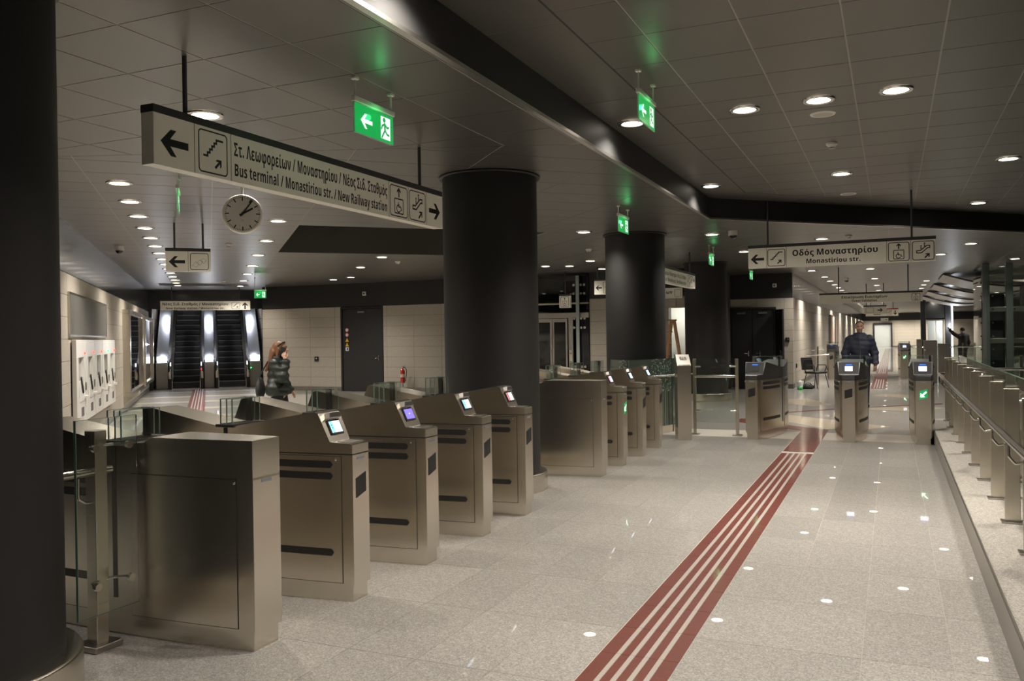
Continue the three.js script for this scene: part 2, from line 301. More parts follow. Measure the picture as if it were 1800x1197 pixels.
panelWall(wc, [CX, DZ], [CX, -90], { cw: 2.4, fascia: M.gloss });
const we = struct('wall_end', 'far stone end wall of the corridor', 'wall');
panelWall(we, [CX, -90], [9, -90], { cw: 1.5, openings: [[0.95, 2.5, 0, 2.25]] });
const wr = struct('wall_right', 'grey concrete wall beyond the stairwell', 'wall');
part('wall_core', at(box(0.3, 4, 96), 9.0, 1.8, -42), M.joint, wr);
for (let k = 0; k < 6; k++) for (let r = 0; r < 6; r++) part('wall_panel', at(box(0.02, 0.4, 2.9), 8.84, 0.35 + r * 0.41, -24 - 3 * k), M.wall, wr);
const wn = struct('wall_near', 'dark wall closing the concourse behind the viewer', 'wall');
part('wall_core', at(box(43, 4, 0.3), -12.5, 1.8, 6.1), M.joint, wn); part('wall_core', at(box(0.3, 4, 40), -34, 1.8, -14), M.joint, wn);
{ // escalator recess
  const eo = struct('wall_escalator', 'dark framed recess with stone sides enclosing the two escalators', 'wall');
  const put = (name, w, h, d, f, r, y, mat, tilt = 0) => { const m = part(name, uvm(box(w, h, d), 1.1), mat, eo, hall(f, r, y)); m.rotation.order = 'YXZ'; m.rotation.y = TH; m.rotation.x = tilt; return m; };
  put('jamb', 0.16, CEIL, 0.3, 30.5, -1.83, CEIL / 2, M.gloss); put('jamb', 0.16, CEIL, 0.3, 30.5, 1.83, CEIL / 2, M.gloss);
  put('lintel', 3.6, CEIL - 2.66, 0.25, 30.5, 0, (CEIL + 2.66) / 2, M.gloss);
  for (const s of [-1, 1]) for (let k = 0; k < 5; k++) for (let r = 0; r < 12; r++) put('wall_panel', 0.04, 0.38, 1.68, 31.5 + 1.7 * k, s * 1.86, 0.2 + 0.4 * r, M.wall);
  for (const s of [-1, 1]) put('wall_core', 0.1, 5.4, 9, 35, s * 1.95, 2.4, M.joint);
  put('back_wall', 4, 5, 0.1, 39.6, 0, 5, M.wall); put('recess_ceiling', 3.8, 0.1, 9.6, 34.9, 0, 5.3, M.ceil, 0.42);
  // corner between hall and back wall
  const [x, , z] = hall(30.45, 1.95); part('corner_post', at(box(0.7, CEIL, 0.25), x + 0.15, CEIL / 2, z + 0.0), M.fascia, eo);
}

// ---------------------------------------------------------------- doors
function slabDoor(n, label, x, z, w, h, leaf) {
  const o = struct('door', label, 'door'); o.name = `door_${n}`;
  for (let k = 0; k < leaf; k++) { const lw = w / leaf; const l = part('door_leaf', at(rbox(lw - 0.02, h - 0.02, 0.05), x + lw * (k + 0.5), h / 2, z), M.door, o);
    part('handle', at(mergeGeometries([rbox(0.13, 0.022, 0.02), at(rbox(0.03, 0.16, 0.012), 0.05, 0, -0.01)]), x + lw * (k + 0.5) + (k ? -1 : 1) * (lw / 2 - 0.16), 1.0, z + 0.06), M.chrome, l);
    part('door_closer', at(rbox(0.24, 0.05, 0.05), x + lw * (k + 0.5), h - 0.1, z + 0.05), M.steelDark, l); }
  for (const e of [x - 0.03, x + w + 0.03]) part('frame', at(box(0.06, h, 0.14), e, h / 2, z - 0.02), M.black, o);
  part('frame', at(box(w + 0.12, 0.06, 0.14), x + w / 2, h + 0.03, z - 0.02), M.black, o);
  return o;
}
const d1 = slabDoor(1, 'black steel service door with a column of round and yellow safety stickers', -15.38, BZ - 0.03, 1.4, 2.5, 1);
{
  const st = (y, kind) => { const c = document.createElement('canvas'); c.width = c.height = 64; const g = c.getContext('2d'); g.fillStyle = '#16161a'; g.fillRect(0, 0, 64, 64);
    if (kind < 2) { g.fillStyle = '#eee'; g.beginPath(); g.arc(32, 32, 30, 0, 7); g.fill(); g.strokeStyle = '#b03030'; g.lineWidth = 8; g.beginPath(); g.arc(32, 32, 25, 0, 7); g.stroke(); g.fillStyle = '#222'; g.fillRect(28, 18, 9, 28); }
    else if (kind < 4) { g.fillStyle = '#e8c21c'; g.beginPath(); g.moveTo(32, 3); g.lineTo(62, 60); g.lineTo(2, 60); g.fill(); g.fillStyle = '#222'; g.fillRect(29, 24, 6, 22); g.fillRect(29, 50, 6, 6); }
    else { g.fillStyle = '#dde'; g.fillRect(4, 4, 56, 56); g.fillStyle = '#224'; g.fillRect(26, 14, 22, 36); }
    const t = new THREE.CanvasTexture(c); t.colorSpace = THREE.SRGBColorSpace; part('safety_sticker', at(box(0.13, 0.13, 0.003), -15.22, y, BZ + 0.0), S({ map: t, roughness: 0.4 }), d1); };
  [1.86, 1.71, 1.56, 1.42, 1.28].forEach((y, k) => st(y, k));
}
slabDoor(2, 'dark grey double service door with chrome handles standing half open', -4.28, DZ + 0.02, 1.2, 2.26, 2);
{ const o = struct('door', 'open dark door leaf at the service entrance', 'door'); o.name = 'door_3'; const l = part('door_leaf', at(rbox(0.62, 2.24, 0.05), 0.31, 1.12, 0), M.black, o); o.position.set(-3.02, 0, DZ + 0.05); o.rotation.y = -1.15; part('handle', at(rbox(0.03, 0.2, 0.06), 0.55, 1.0, 0.03), M.chrome, o); }
{ const o = struct('door', 'pale grey far door in a dark frame at the corridor end', 'door'); o.name = 'door_4'; part('door_leaf', at(rbox(1.5, 2.2, 0.06), -0.845, 1.1, -90.0), S({ color: lin(0.45, 0.48, 0.47), roughness: 0.5 }), o); for (const x of [-1.63, -0.06]) part('frame', at(box(0.14, 2.3, 0.3), x, 1.15, -89.95), M.black, o); part('frame', at(box(1.7, 0.12, 0.3), -0.845, 2.3, -89.95), M.black, o); }
{ const o = struct('door', 'bright plastered room seen through the doorway behind the ladder', 'room'); o.name = 'door_5'; part('room_back', at(box(1.4, 2.4, 0.05), -5.0, 1.2, BZ - 1.6), S({ color: lin(0.62, 0.66, 0.64), roughness: 0.8 }), o); { const l = new THREE.PointLight(0xfff5e8, 1.6, 0, 2); l.position.set(-5.0, 2.2, BZ - 0.9); l.castShadow = true; l.name = 'lamp'; o.add(l); part('room_lamp', at(cyl(0.1, 0.03, 20), -5.0, 2.33, BZ - 0.9), M.lampGlow, o); part('room_ceiling', at(box(1.4, 0.05, 1.4), -5.0, 2.37, BZ - 0.95), M.white, o); for (const x of [-5.7, -4.3]) part('room_side', at(box(0.05, 2.4, 1.4), x, 1.2, BZ - 0.95), M.white, o); }
  part('room_floor', at(box(1.4, 0.02, 1.3), -5.0, 0.01, BZ - 0.95), M.concrete, o); }

// ---------------------------------------------------------------- columns
const columnSpots = [[-3.87, -2.43, 'huge black round column rising beside the glass panel and steel post'], [-3.87, -8.2, 'black round column standing between the two rows of ticket gates'], [-3.95, -14.06, 'black round column behind the crackled glass panel'], [-4.06, -20.6, 'black round column behind the slanted steel pedestal']];
columnSpots.forEach(([x, z, label]) => {
  const o = thing('round_column', label, 'column', [x, 0, z], 0);
  part('shaft', at(cyl(0.497, CEIL - 0.19, 72), 0, 0.19 + (CEIL - 0.19) / 2 - 0.005, 0), M.column, o);
  part('base_ring', new THREE.LatheGeometry([[0.49, 0], [0.565, 0], [0.57, 0.01], [0.57, 0.175], [0.56, 0.19], [0.49, 0.19]].map(p => new THREE.Vector2(...p)), 72), M.steel, o);
  part('top_collar', new THREE.LatheGeometry([[0.5, CEIL - 0.03], [0.53, CEIL - 0.03], [0.535, CEIL - 0.008], [0.5, CEIL - 0.008]].map(p => new THREE.Vector2(...p)), 72), M.black, o);
});

// ---------------------------------------------------------------- downlights
const dlRing = new THREE.LatheGeometry([[0.098, 0.004], [0.098, -0.006], [0.128, -0.008], [0.134, 0.0], [0.134, 0.006]].map(p => new THREE.Vector2(...p)), 40);
const dlDisc = at(new THREE.CircleGeometry(0.099, 20).rotateX(Math.PI / 2), 0, -0.003, 0);
function downlight(x, y, z, label, group, lit = 1) {
  const o = thing('ceiling_downlight', label, 'downlight', [x, y - 0.008, z], 0, group);
  part('ring', dlRing, M.chrome, o); part('diffuser', dlDisc, M.lampGlow, o);
  if (lit) { const l = new THREE.SpotLight(LAMP_COLOR, LAMP * lit, 0, 1.2, 0.95, 2); l.position.set(0, -0.02, 0); l.target.position.set(0, -3, 0); l.castShadow = true; l.shadow.radius = 4; o.add(l); o.add(l.target); l.target.name = 'aim'; l.name = 'lamp'; }
}
{
  const up = 'round downlight glowing in the raised ceiling over the walkway', low = 'round downlight glowing in the lower ceiling near the columns', hl = 'round downlight in the two rows of the escalator hall ceiling', co = 'round downlight in the rows of the far corridor ceiling';
  for (const [x, z] of [[-2.2, -7.8], [-1.17, -7.78], [-0.55, -7.75], [0.05, -7.72], [-2.2, -11.6], [-0.56, -11.5], [1.25, -11.43], [1.25, -15.2], [-2.2, -4.0], [-0.56, -4.0], [1.25, -4.0], [1.25, -7.75], [-0.56, -0.2], [1.25, -0.2], [-2.2, -0.2]]) downlight(x, UP - 0.006, z, up, 'downlights of the raised ceiling');
  for (const [x, z, lit = 1] of [[-4.63, -4.9], [-4.55, -13.2], [-2.77, -14.65], [-1.14, -16.4], [-2.77, -18.1], [0.13, -17.7], [0.99, -21.2], [1.42, -18.9], [2.7, -23.6], [-7.6, -19.2], [-7.1, -19.5], [-6.2, -18.4], [-6.7, -20.8, 0], [-9.6, -15.1], [-11.4, -17.0], [-14.4, -20.1], [-13.5, -19.65], [-2.0, -21.8], [-0.52, -25.0], [-2.0, -24.8], [-6.2, -11.0], [-4.6, -9.3], [-5.6, -6.5], [-6.4, -3.2]]) downlight(x, CEIL - 0.006, z, low, 'downlights of the lower ceiling', lit);
  for (let k = 0; k < 15; k++) { const p = hall(9.87 + 1.27 * k, -0.86, CEIL - 0.006); downlight(...p, hl, 'downlights of the escalator hall', k % 3 ? 0 : 2); }
  for (let k = 0; k < 7; k++) { const p = hall(12.47 + 2.55 * k, 0.94, CEIL - 0.006); downlight(...p, hl, 'downlights of the escalator hall'); }
  for (let k = 0; k < 25; k++) downlight(-1.87, CEIL - 0.006, -27.9 - 2.4 * k, co, 'downlights of the far corridor', k % 3 ? 0 : 2.6);
  for (let k = 0; k < 14; k++) downlight(-0.5, CEIL - 0.006, -29.8 - 4.4 * k, co, 'downlights of the far corridor', k % 2 ? 0 : 1.8);
  for (let k = 0; k < 12; k++) downlight(k < 6 ? 1.08 : 2.07, CEIL - 0.006, -32.3 - 2.8 * k, co, 'downlights of the far corridor', k % 3 === 1 ? 2 : 0);
  for (let k = 0; k < 6; k++) downlight(4.4, CEIL - 0.006, -30 - 5 * k, co, 'downlights of the far corridor', 2);
  for (const x of [-1.4, 0.6, 2.4, 4.2]) downlight(x, CEIL - 0.006, -88.6, co, 'downlights of the far corridor', 3);
}

// ---------------------------------------------------------------- ticket gates
// local frame: front end at z = 0 facing +z, the body runs back to z = -L; w(u) is half the width at distance u from the front
function canvasTex(w, h, draw) { const c = document.createElement('canvas'); c.width = w; c.height = h; draw(c.getContext('2d'), w, h); const t = new THREE.CanvasTexture(c); t.colorSpace = THREE.SRGBColorSpace; t.anisotropy = 4; return t; }
function grid(n, m, f) {                                            // n x m quads through f(i / n, j / m) -> [x, y, z]
  const p = [], uv = [], ix = [];
  for (let i = 0; i <= n; i++) for (let j = 0; j <= m; j++) { p.push(...f(i / n, j / m)); uv.push(i / n, j / m); }
  for (let i = 0; i < n; i++) for (let j = 0; j < m; j++) { const a = i * (m + 1) + j, b = a + m + 1; ix.push(a, b, a + 1, b, b + 1, a + 1); }
  const g = new THREE.BufferGeometry(); g.setAttribute('position', new THREE.Float32BufferAttribute(p, 3)); g.setAttribute('uv', new THREE.Float32BufferAttribute(uv, 2)); g.setIndex(ix); g.computeVertexNormals(); return g;
}
const lerpTable = (pts, u) => { for (let i = 1; i < pts.length; i++) if (u <= pts[i][0]) { const [a, ya] = pts[i - 1], [b, yb] = pts[i]; return b - a < 1e-6 ? yb : ya + (yb - ya) * (u - a) / (b - a); } return pts[pts.length - 1][1]; };
// body between u0 and u1: bottom height y0, top heights along a polyline [[u, y], ...], half width w(u)
function loft(y0, top, w) {
  const us = []; for (let i = 1; i < top.length; i++) { const [a] = top[i - 1], [b] = top[i], n = Math.max(1, Math.ceil((b - a) / 0.06)); for (let k = 0; k < n; k++) us.push(a + (b - a) * k / n); } us.push(top[top.length - 1][0]);
  const n = us.length - 1, U = t => us[Math.round(t * n)], T = t => { const u = U(t); return lerpTable(top, u); }, g = [];
  g.push(grid(n, 1, (s, t) => [w(U(s)), t ? T(s) : y0, -U(s)]));
  g.push(grid(n, 1, (s, t) => [-w(U(s)), t ? y0 : T(s), -U(s)]));
  const tp = grid(n, 1, (s, t) => [(t ? -1 : 1) * w(U(s)), T(s), -U(s)]).toNonIndexed(); tp.computeVertexNormals(); tp.setIndex([...Array(tp.attributes.position.count).keys()]); g.push(tp);
  g.push(grid(n, 1, (s, t) => [(t ? 1 : -1) * w(U(s)), y0, -U(s)]));
  const cap = (t, dir) => { const u = U(t), y1 = T(t); return grid(1, 1, (a, b) => [(a ? 1 : -1) * dir * w(u), b ? y1 : y0, -u]); };
  g.push(cap(0, 1)); g.push(cap(1, -1));
  return uvm(mergeGeometries(g), 0.4);
}
// plate bent onto one side of the body, lo(u)..hi(u) high, standing from d0 to d1 off the surface
function wrap(u0, u1, lo, hi, side, w, d0, d1, n = 16) {
  const U = s => u0 + (u1 - u0) * s, X = (s, d) => side * (w(U(s)) + d), g = [];
  const face = (s, t) => [X(s, d1), t ? hi(U(s)) : lo(U(s)), -U(s)];
  g.push(grid(n, 1, side > 0 ? face : (s, t) => face(s, 1 - t)));
  const edge = (f, flip) => g.push(grid(n, 1, (s, t) => [X(s, (flip ? 1 - t : t) ? d1 : d0), f(U(s)), -U(s)]));
  edge(hi, side > 0); edge(lo, side < 0);
  for (const [e, fl] of [[0, side > 0], [1, side < 0]]) g.push(grid(1, 1, (a, b) => [X(e, (fl ? a : 1 - a) ? d1 : d0), b ? hi(U(e)) : lo(U(e)), -U(e)]));
  return uvm(mergeGeometries(g), 0.4);
}
function screenTex(kind) {
  return canvasTex(128, 128, (g, w, h) => {
    if (kind === 'purple') { g.fillStyle = '#7b6cf0'; g.fillRect(0, 0, w, h); g.fillStyle = '#c9d4ff'; g.beginPath(); g.arc(w / 2, h * 0.48, 9, 0, 7); g.fill(); return; }
    g.fillStyle = '#f4f8ff'; g.fillRect(0, 0, w, h);
    const bar = { blue: '#7fd4ee', red: '#d8483c', pink: '#d05a78', plain: '#e8efff' }[kind]; g.fillStyle = bar; g.fillRect(0, 0, w * 0.3, h);
    if (kind === 'blue') { g.fillStyle = '#2f86b8'; g.fillRect(12, 34, 14, 16); g.fillRect(12, 66, 16, 14); }
  });
}
const screenMats = {}; const screenMat = k => screenMats[k] ??= S({ color: 0x000000, emissive: 0xffffff, emissiveMap: screenTex(k), emissiveIntensity: 1.6, roughness: 0.3 });
const arrowTex = lit => canvasTex(128, 128, (g, w, h) => { g.fillStyle = lit ? '#0d6a34' : '#0a0a0b'; g.fillRect(0, 0, w, h); if (lit) { g.fillStyle = '#e9fff0'; g.save(); g.translate(64, 64); g.rotate(Math.PI * 0.75); g.fillRect(-44, -9, 62, 18); g.beginPath(); g.moveTo(48, 0); g.lineTo(10, -34); g.lineTo(10, -14); g.lineTo(10, 14); g.lineTo(10, 34); g.fill(); g.restore(); } });
const arrowLit = S({ color: 0x000000, emissive: 0xffffff, emissiveMap: arrowTex(true), emissiveIntensity: 2.2 });
const crossTex = canvasTex(64, 64, (g) => { g.fillStyle = '#050505'; g.fillRect(0, 0, 64, 64); });
const GL = 1.86;
const widthFn = (w0, w1) => u => { const t = Math.max(0, Math.min(1, u / GL)); return w0 + (w1 - w0) * Math.sin(Math.PI * t) ** 0.8; };
const geoCache = {};
function gateGeos(w0, w1, box1) {
  const key = [w0, w1, box1].join(); if (geoCache[key]) return geoCache[key];
  const w = widthFn(w0, w1), in1 = u => w(u) - 0.014, o = {};
  const H1 = 0.902;
  o.plinth = loft(0, [[0.016, 0.1], [GL - 0.016, 0.1]], in1);
  o.body = loft(0.1, [[0, H1 - 0.008], [GL, H1 - 0.008]], w);
  const front = [[0, 0.955], [0.012, 0.962], [0.15, 0.970], [0.232, 1.142], [0.262, 1.152], [0.895, 1.045]], boxf = [[0, 1.082], [0.006, 1.085], [0.66, 1.085], [0.70, 1.055], [0.895, 1.045]];
  const rear = front.map(([u, y]) => [GL - u, y]).reverse();
  o.cap = loft(box1 ? H1 - 0.02 : H1, [...(box1 ? boxf : front), ...rear], w);
  o.seam = loft(H1 - 0.010, [[0.004, H1 + 0.002], [GL - 0.004, H1 + 0.002]], u => w(u) - 0.004);
  for (const s of [1, -1]) {
    const tag = s > 0 ? 'R' : 'L', k0 = y => () => y;
    o['panel' + tag] = [[box1 ? 0.1 : 0.075, 0.80], [1.06, GL - 0.075]].map(([a, b]) => wrap(a, b, k0(0.118), k0(H1 - 0.018), s, w, 0.0, 0.0038));
    o['gaps' + tag] = [[box1 ? 0.1 : 0.075, 0.80], [1.06, GL - 0.075]].map(([a, b]) => wrap(a - 0.004, b + 0.004, k0(0.114), k0(H1 - 0.014), s, w, 0.0, 0.0012));
    o['slots' + tag] = [[0.13, 0.77], [1.09, GL - 0.13]].flatMap(([a, b], k) => box1 && !k ? [] : [0.835, 0.765, 0.30].map(y => { const r = 0.022, hgt = u => { const e = Math.min(u - a, b - u); return e >= r ? r : Math.sqrt(Math.max(0, r * r - (r - e) ** 2)) + 0.0003; }; return wrap(a, b, u => y - hgt(u), u => y + hgt(u), s, w, 0.003, 0.0052, 48); }));
    o['gap' + tag] = wrap(0.915, 0.945, k0(0.2), k0(1.04), s, w, 0.0, 0.003, 2);
    o['knob' + tag] = [[0.11, 0.865], [GL - 0.11, 0.865]].map(([u, y]) => { const g = new THREE.SphereGeometry(0.008, 10, 6); g.translate(s * (w(u) + 0.004), y, -u); return g; });
  }
  return geoCache[key] = o;
}
const visor = (() => { const g = new THREE.ExtrudeGeometry(new THREE.Shape([[-0.06, 0], [0.06, 0], [0.045, 0.03], [-0.045, 0.03]].map(p => new THREE.Vector2(...p))), { depth: 0.035, bevelEnabled: true, bevelSize: 0.004, bevelThickness: 0.004, bevelSegments: 2 }); return g; })();
function ticketGate(label, pos, turn, { w0 = 0.086, w1 = 0.142, box1 = false, screen = 'blue', arrow = null, blank = false, darkHead = false } = {}) {
  const o = thing('ticket_gate', label, 'ticket gate', pos, turn), q = gateGeos(w0, w1, box1), w = widthFn(w0, w1);
  part('plinth', q.plinth, M.steel, o); part('body', q.body, M.steel, o); part('cap', q.cap, darkHead ? M.head : M.steel, o); part('shadow_joint', q.seam, M.seam, o);
  for (const t of ['R', 'L']) { q['gaps' + t].forEach(g => part('panel_joint', g, M.seam, o)); q['panel' + t].forEach(g => part('side_panel', g, M.steel, o)); q['slots' + t].forEach(g => part('sensor_slot', g, M.black, o)); part('flap_slot', q['gap' + t], M.rubber, o); q['knob' + t].forEach(g => part('lock_stud', g, M.chrome, o)); }
  // retracted glass flaps standing across the middle
  const hw = w(GL / 2) - 0.012;
  part('flap_base', at(rbox(2 * hw + 0.05, 0.02, 0.15, 0.006), 0, 1.052, -GL / 2), M.black, o);
  for (const dz of [-0.05, 0, 0.045]) { const f = part('glass_flap', at(rbox(2 * hw, 0.165, 0.008, 0.003), 0, 1.14, -GL / 2 + dz), M.clear, o); part('flap_edge', at(mergeGeometries([at(box(0.003, 0.162, 0.0084), -hw, 1.14, 0), at(box(2 * hw, 0.002, 0.0084), 0, 1.2225, 0), at(box(0.003, 0.162, 0.0084), hw, 1.14, 0)]), 0, 0, -GL / 2 + dz), M.glassEdge, f); }
  part('flap_post', at(rbox(0.022, 0.17, 0.05, 0.004), hw - 0.035, 1.14, -GL / 2 - 0.02), M.black, o);
  if (!box1) {
    const c = new THREE.Group(); c.name = 'console'; o.add(c); c.position.set(0, 1.062, -0.1935); c.rotation.x = -0.445;   // lies on the sloping face
    const bw = Math.min(0.105, w0 * 1.25);
    if (darkHead) { part('console_face', rbox(2 * w(0.2) - 0.02, 0.18, 0.006, 0.002), M.black, c, [0, 0, 0.001]); part('light_strip', rbox(bw * 0.8, 0.014, 0.004, 0.0015), S({ color: 0x2a62d8, emissive: 0x2a62d8, emissiveIntensity: 1.5 }), c, [0, 0.052, 0.006]); }
    part('screen_bezel', rbox(bw + 0.022, 0.098, 0.008, 0.003), M.black, c, [0, -0.012, 0.005]);
    part('screen', at(box(bw, 0.074, 0.002), 0, -0.012, 0.0098), blank ? M.black : screenMat(screen), c);
    if (!darkHead) part('visor', visor.clone().scale(bw / 0.105, 1, 1), M.steelDark, c, [0, 0.05, -0.002], [0.2, 0, 0]);
    part('reader_pad', at(rbox(w0 * 1.5, 0.004, 0.10, 0.0015), 0, 0.9675, -0.075), M.steelDark, o);
  }
  part('number_plate', at(box(0.075, 0.016, 0.002), 0, 0.872, 0.0008), M.plate, o);
  if (!box1) {
    const s = new THREE.Shape([[-0.052, -0.075], [0.052, -0.045], [0.052, 0.075], [-0.052, 0.045]].map(p => new THREE.Vector2(...p)));
    const g = new THREE.ExtrudeGeometry(s, { depth: 0.003, bevelEnabled: false }); const p = g.attributes.position, uv = g.attributes.uv; for (let i = 0; i < p.count; i++) uv.setXY(i, (p.getX(i) + 0.075) / 0.15, (p.getY(i) + 0.075) / 0.15);
    part(arrow ? 'lit_arrow' : 'dark_display', g, arrow ? arrowLit : M.black, o, [0, 0.705, 0]);
  } else { for (const u of [0.13]) part('lock_stud', new THREE.SphereGeometry(0.009, 10, 6), M.chrome, o, [w(u) + 0.006, 0.85, -u]); }
  return o;
}
const E90 = Math.PI / 2, GX = -2.99;
ticketGate('plain steel end cabinet with a flat top, behind the glass panel and post', [GX, 0, -3.56], E90, { w0: 0.105, w1: 0.15, box1: true });
ticketGate('steel ticket gate with pale blue screen next to the flat-topped end cabinet', [GX, 0, -4.425], E90, { screen: 'blue' });
ticketGate('steel ticket gate with a purple screen', [GX, 0, -5.315], E90, { screen: 'purple' });
ticketGate('steel ticket gate with pale blue screen between the purple and red screens', [GX, 0, -6.22], E90, { screen: 'blue' });
ticketGate('steel ticket gate with a red and white screen beside the black column', [GX, 0, -7.085], E90, { screen: 'red' });
ticketGate('plain flat-topped steel cabinet at the start of the second gate row', [GX, 0, -9.29], E90, { w0: 0.105, w1: 0.15, box1: true });
ticketGate('steel ticket gate with a glowing green arrow and a pink edged screen', [GX, 0, -10.12], E90, { screen: 'pink', arrow: true });
ticketGate('steel ticket gate in the middle of the second row', [GX, 0, -11.0], E90, { screen: 'blue' });
ticketGate('steel ticket gate nearest the crackled glass panel', [GX, 0, -11.88], E90, { screen: 'blue' });
ticketGate('barrel-shaped steel gate with a blank front next to the glass fence', [-1.93, 0, -13.15], -0.12, { w0: 0.085, w1: 0.23, blank: true, darkHead: true });
ticketGate('barrel-shaped steel gate with white screen and dark display, in front of the man', [-0.585, 0, -13.18], 0, { w0: 0.085, w1: 0.235, screen: 'plain', darkHead: true });
ticketGate('barrel-shaped steel gate with white screen and green arrow beside the kerb', [0.385, 0, -13.2], 0, { w0: 0.096, w1: 0.165, screen: 'plain', arrow: true, darkHead: true });
ticketGate('far steel gate with green arrow on the corridor side of the concourse', [0.37, 0, -31.6], 0, { w0: 0.12, w1: 0.2, screen: 'plain', arrow: true, darkHead: true });
ticketGate('far steel gate standing by the corridor wall near the chair', [-1.92, 0, -31.3], 0, { w0: 0.09, w1: 0.2, screen: 'plain', blank: true, darkHead: true });
{ // slanted pedestal
  const o = thing('validator_pedestal', 'steel pedestal with a slanted top plate at the end of the gate row', 'pedestal', [-2.9, 0, -12.88], 0.5);
  const g = loft(0, [[0, 1.12], [0.11, 1.285], [0.16, 1.285]], () => 0.105); part('body', at(g, 0, 0, 0.08), M.steel, o);
  const pl = part('top_plate', rbox(0.19, 0.004, 0.185, 0.0015), M.steelDark, o, [0, 1.206, 0.028], [0.983, 0, 0]);
  part('lettering', at(box(0.1, 0.002, 0.06), 0.0, 0.003, -0.02), S({ map: canvasTex(128, 80, (g, w, h) => { g.fillStyle = '#77736a'; g.fillRect(0, 0, w, h); g.fillStyle = '#d8d4c8'; for (let k = 0; k < 3; k++) g.fillRect(30 + 24 * k, 8, 12, 30); g.fillRect(10, 52, 20, 12); g.fillRect(60, 50, 50, 14); }), roughness: 0.4 }), pl);
}

// ---------------------------------------------------------------- hanging signs
const INK = '#141414', PAPER = '#f6f3e6';
const fit = (g, text, x, y, w, px, weight = 'bold') => { g.save(); g.font = `${weight} ${px}px sans-serif`; g.textBaseline = 'alphabetic'; g.fillStyle = INK; const m = g.measureText(text).width; g.translate(x, y); g.scale(w / m, 1); g.fillText(text, 0, 0); g.restore(); };
const arrow = (g, cx, cy, s, rot, col = INK) => { g.save(); g.translate(cx, cy); g.rotate(rot); g.fillStyle = col; g.beginPath(); for (const [x, y] of [[-1, 0], [-0.28, -0.72], [0.12, -0.72], [-0.32, -0.2], [1, -0.2], [1, 0.2], [-0.32, 0.2], [0.12, 0.72], [-0.28, 0.72]]) g.lineTo(x * s, y * s); g.fill(); g.restore(); };
const frame = (g, x, y, w, h, lw = 5) => { g.strokeStyle = INK; g.lineWidth = lw; g.beginPath(); g.roundRect(x, y, w, h, w * 0.1); g.stroke(); };
const icon = {
  stairs: (g, x, y, w, h) => { frame(g, x, y, w, h); g.lineWidth = w * 0.05; g.beginPath(); g.moveTo(x + w * 0.15, y + h * 0.6); g.lineTo(x + w * 0.3, y + h * 0.6); for (let k = 0; k < 5; k++) { const a = x + w * (0.3 + 0.08 * k), b = y + h * (0.6 - 0.085 * k); g.lineTo(a, b - h * 0.085); g.lineTo(a + w * 0.08, b - h * 0.085); } g.lineTo(x + w * 0.86, y + h * 0.175); g.stroke(); arrow(g, x + w * 0.68, y + h * 0.75, w * 0.16, Math.PI * 0.75); },
  lift: (g, x, y, w, h) => { frame(g, x, y, w, h); arrow(g, x + w / 2, y + h * 0.2, w * 0.15, Math.PI / 2); g.lineWidth = w * 0.035; g.beginPath(); g.roundRect(x + w * 0.25, y + h * 0.42, w * 0.5, h * 0.48, 5); g.stroke(); g.beginPath(); g.arc(x + w * 0.48, y + h * 0.74, w * 0.11, 0.3, 5.2); g.moveTo(x + w * 0.46, y + h * 0.53); g.lineTo(x + w * 0.48, y + h * 0.68); g.lineTo(x + w * 0.6, y + h * 0.68); g.lineTo(x + w * 0.66, y + h * 0.8); g.stroke(); },
  escalator: (g, x, y, w, h) => { frame(g, x, y, w, h); g.lineWidth = w * 0.045; g.beginPath(); g.moveTo(x + w * 0.2, y + h * 0.5); g.lineTo(x + w * 0.36, y + h * 0.5); g.lineTo(x + w * 0.66, y + h * 0.24); g.lineTo(x + w * 0.8, y + h * 0.24); g.lineTo(x + w * 0.8, y + h * 0.36); g.lineTo(x + w * 0.7, y + h * 0.36); g.lineTo(x + w * 0.42, y + h * 0.62); g.lineTo(x + w * 0.2, y + h * 0.62); g.closePath(); g.stroke(); for (const [a, b] of [[0.4, 0.3], [0.56, 0.16]]) { g.fillStyle = INK; g.beginPath(); g.arc(x + w * a, y + h * (b - 0.05), w * 0.035, 0, 7); g.fill(); g.beginPath(); g.moveTo(x + w * a, y + h * b); g.lineTo(x + w * a, y + h * (b + 0.13)); g.stroke(); } arrow(g, x + w * 0.68, y + h * 0.78, w * 0.16, Math.PI * 0.75); },
  map: (g, x, y, w, h) => { frame(g, x, y, w, h); g.strokeStyle = '#8a8678'; g.lineWidth = 2; for (let k = 0; k < 3; k++) { g.beginPath(); g.moveTo(x + w * (0.12 + 0.22 * k), y + h * (0.75 - 0.16 * k)); g.lineTo(x + w * (0.3 + 0.22 * k), y + h * (0.5 - 0.1 * k)); g.lineTo(x + w * (0.5 + 0.2 * k), y + h * (0.62 - 0.1 * k)); g.lineTo(x + w * (0.34 + 0.2 * k), y + h * (0.85 - 0.12 * k)); g.closePath(); g.stroke(); } },
};
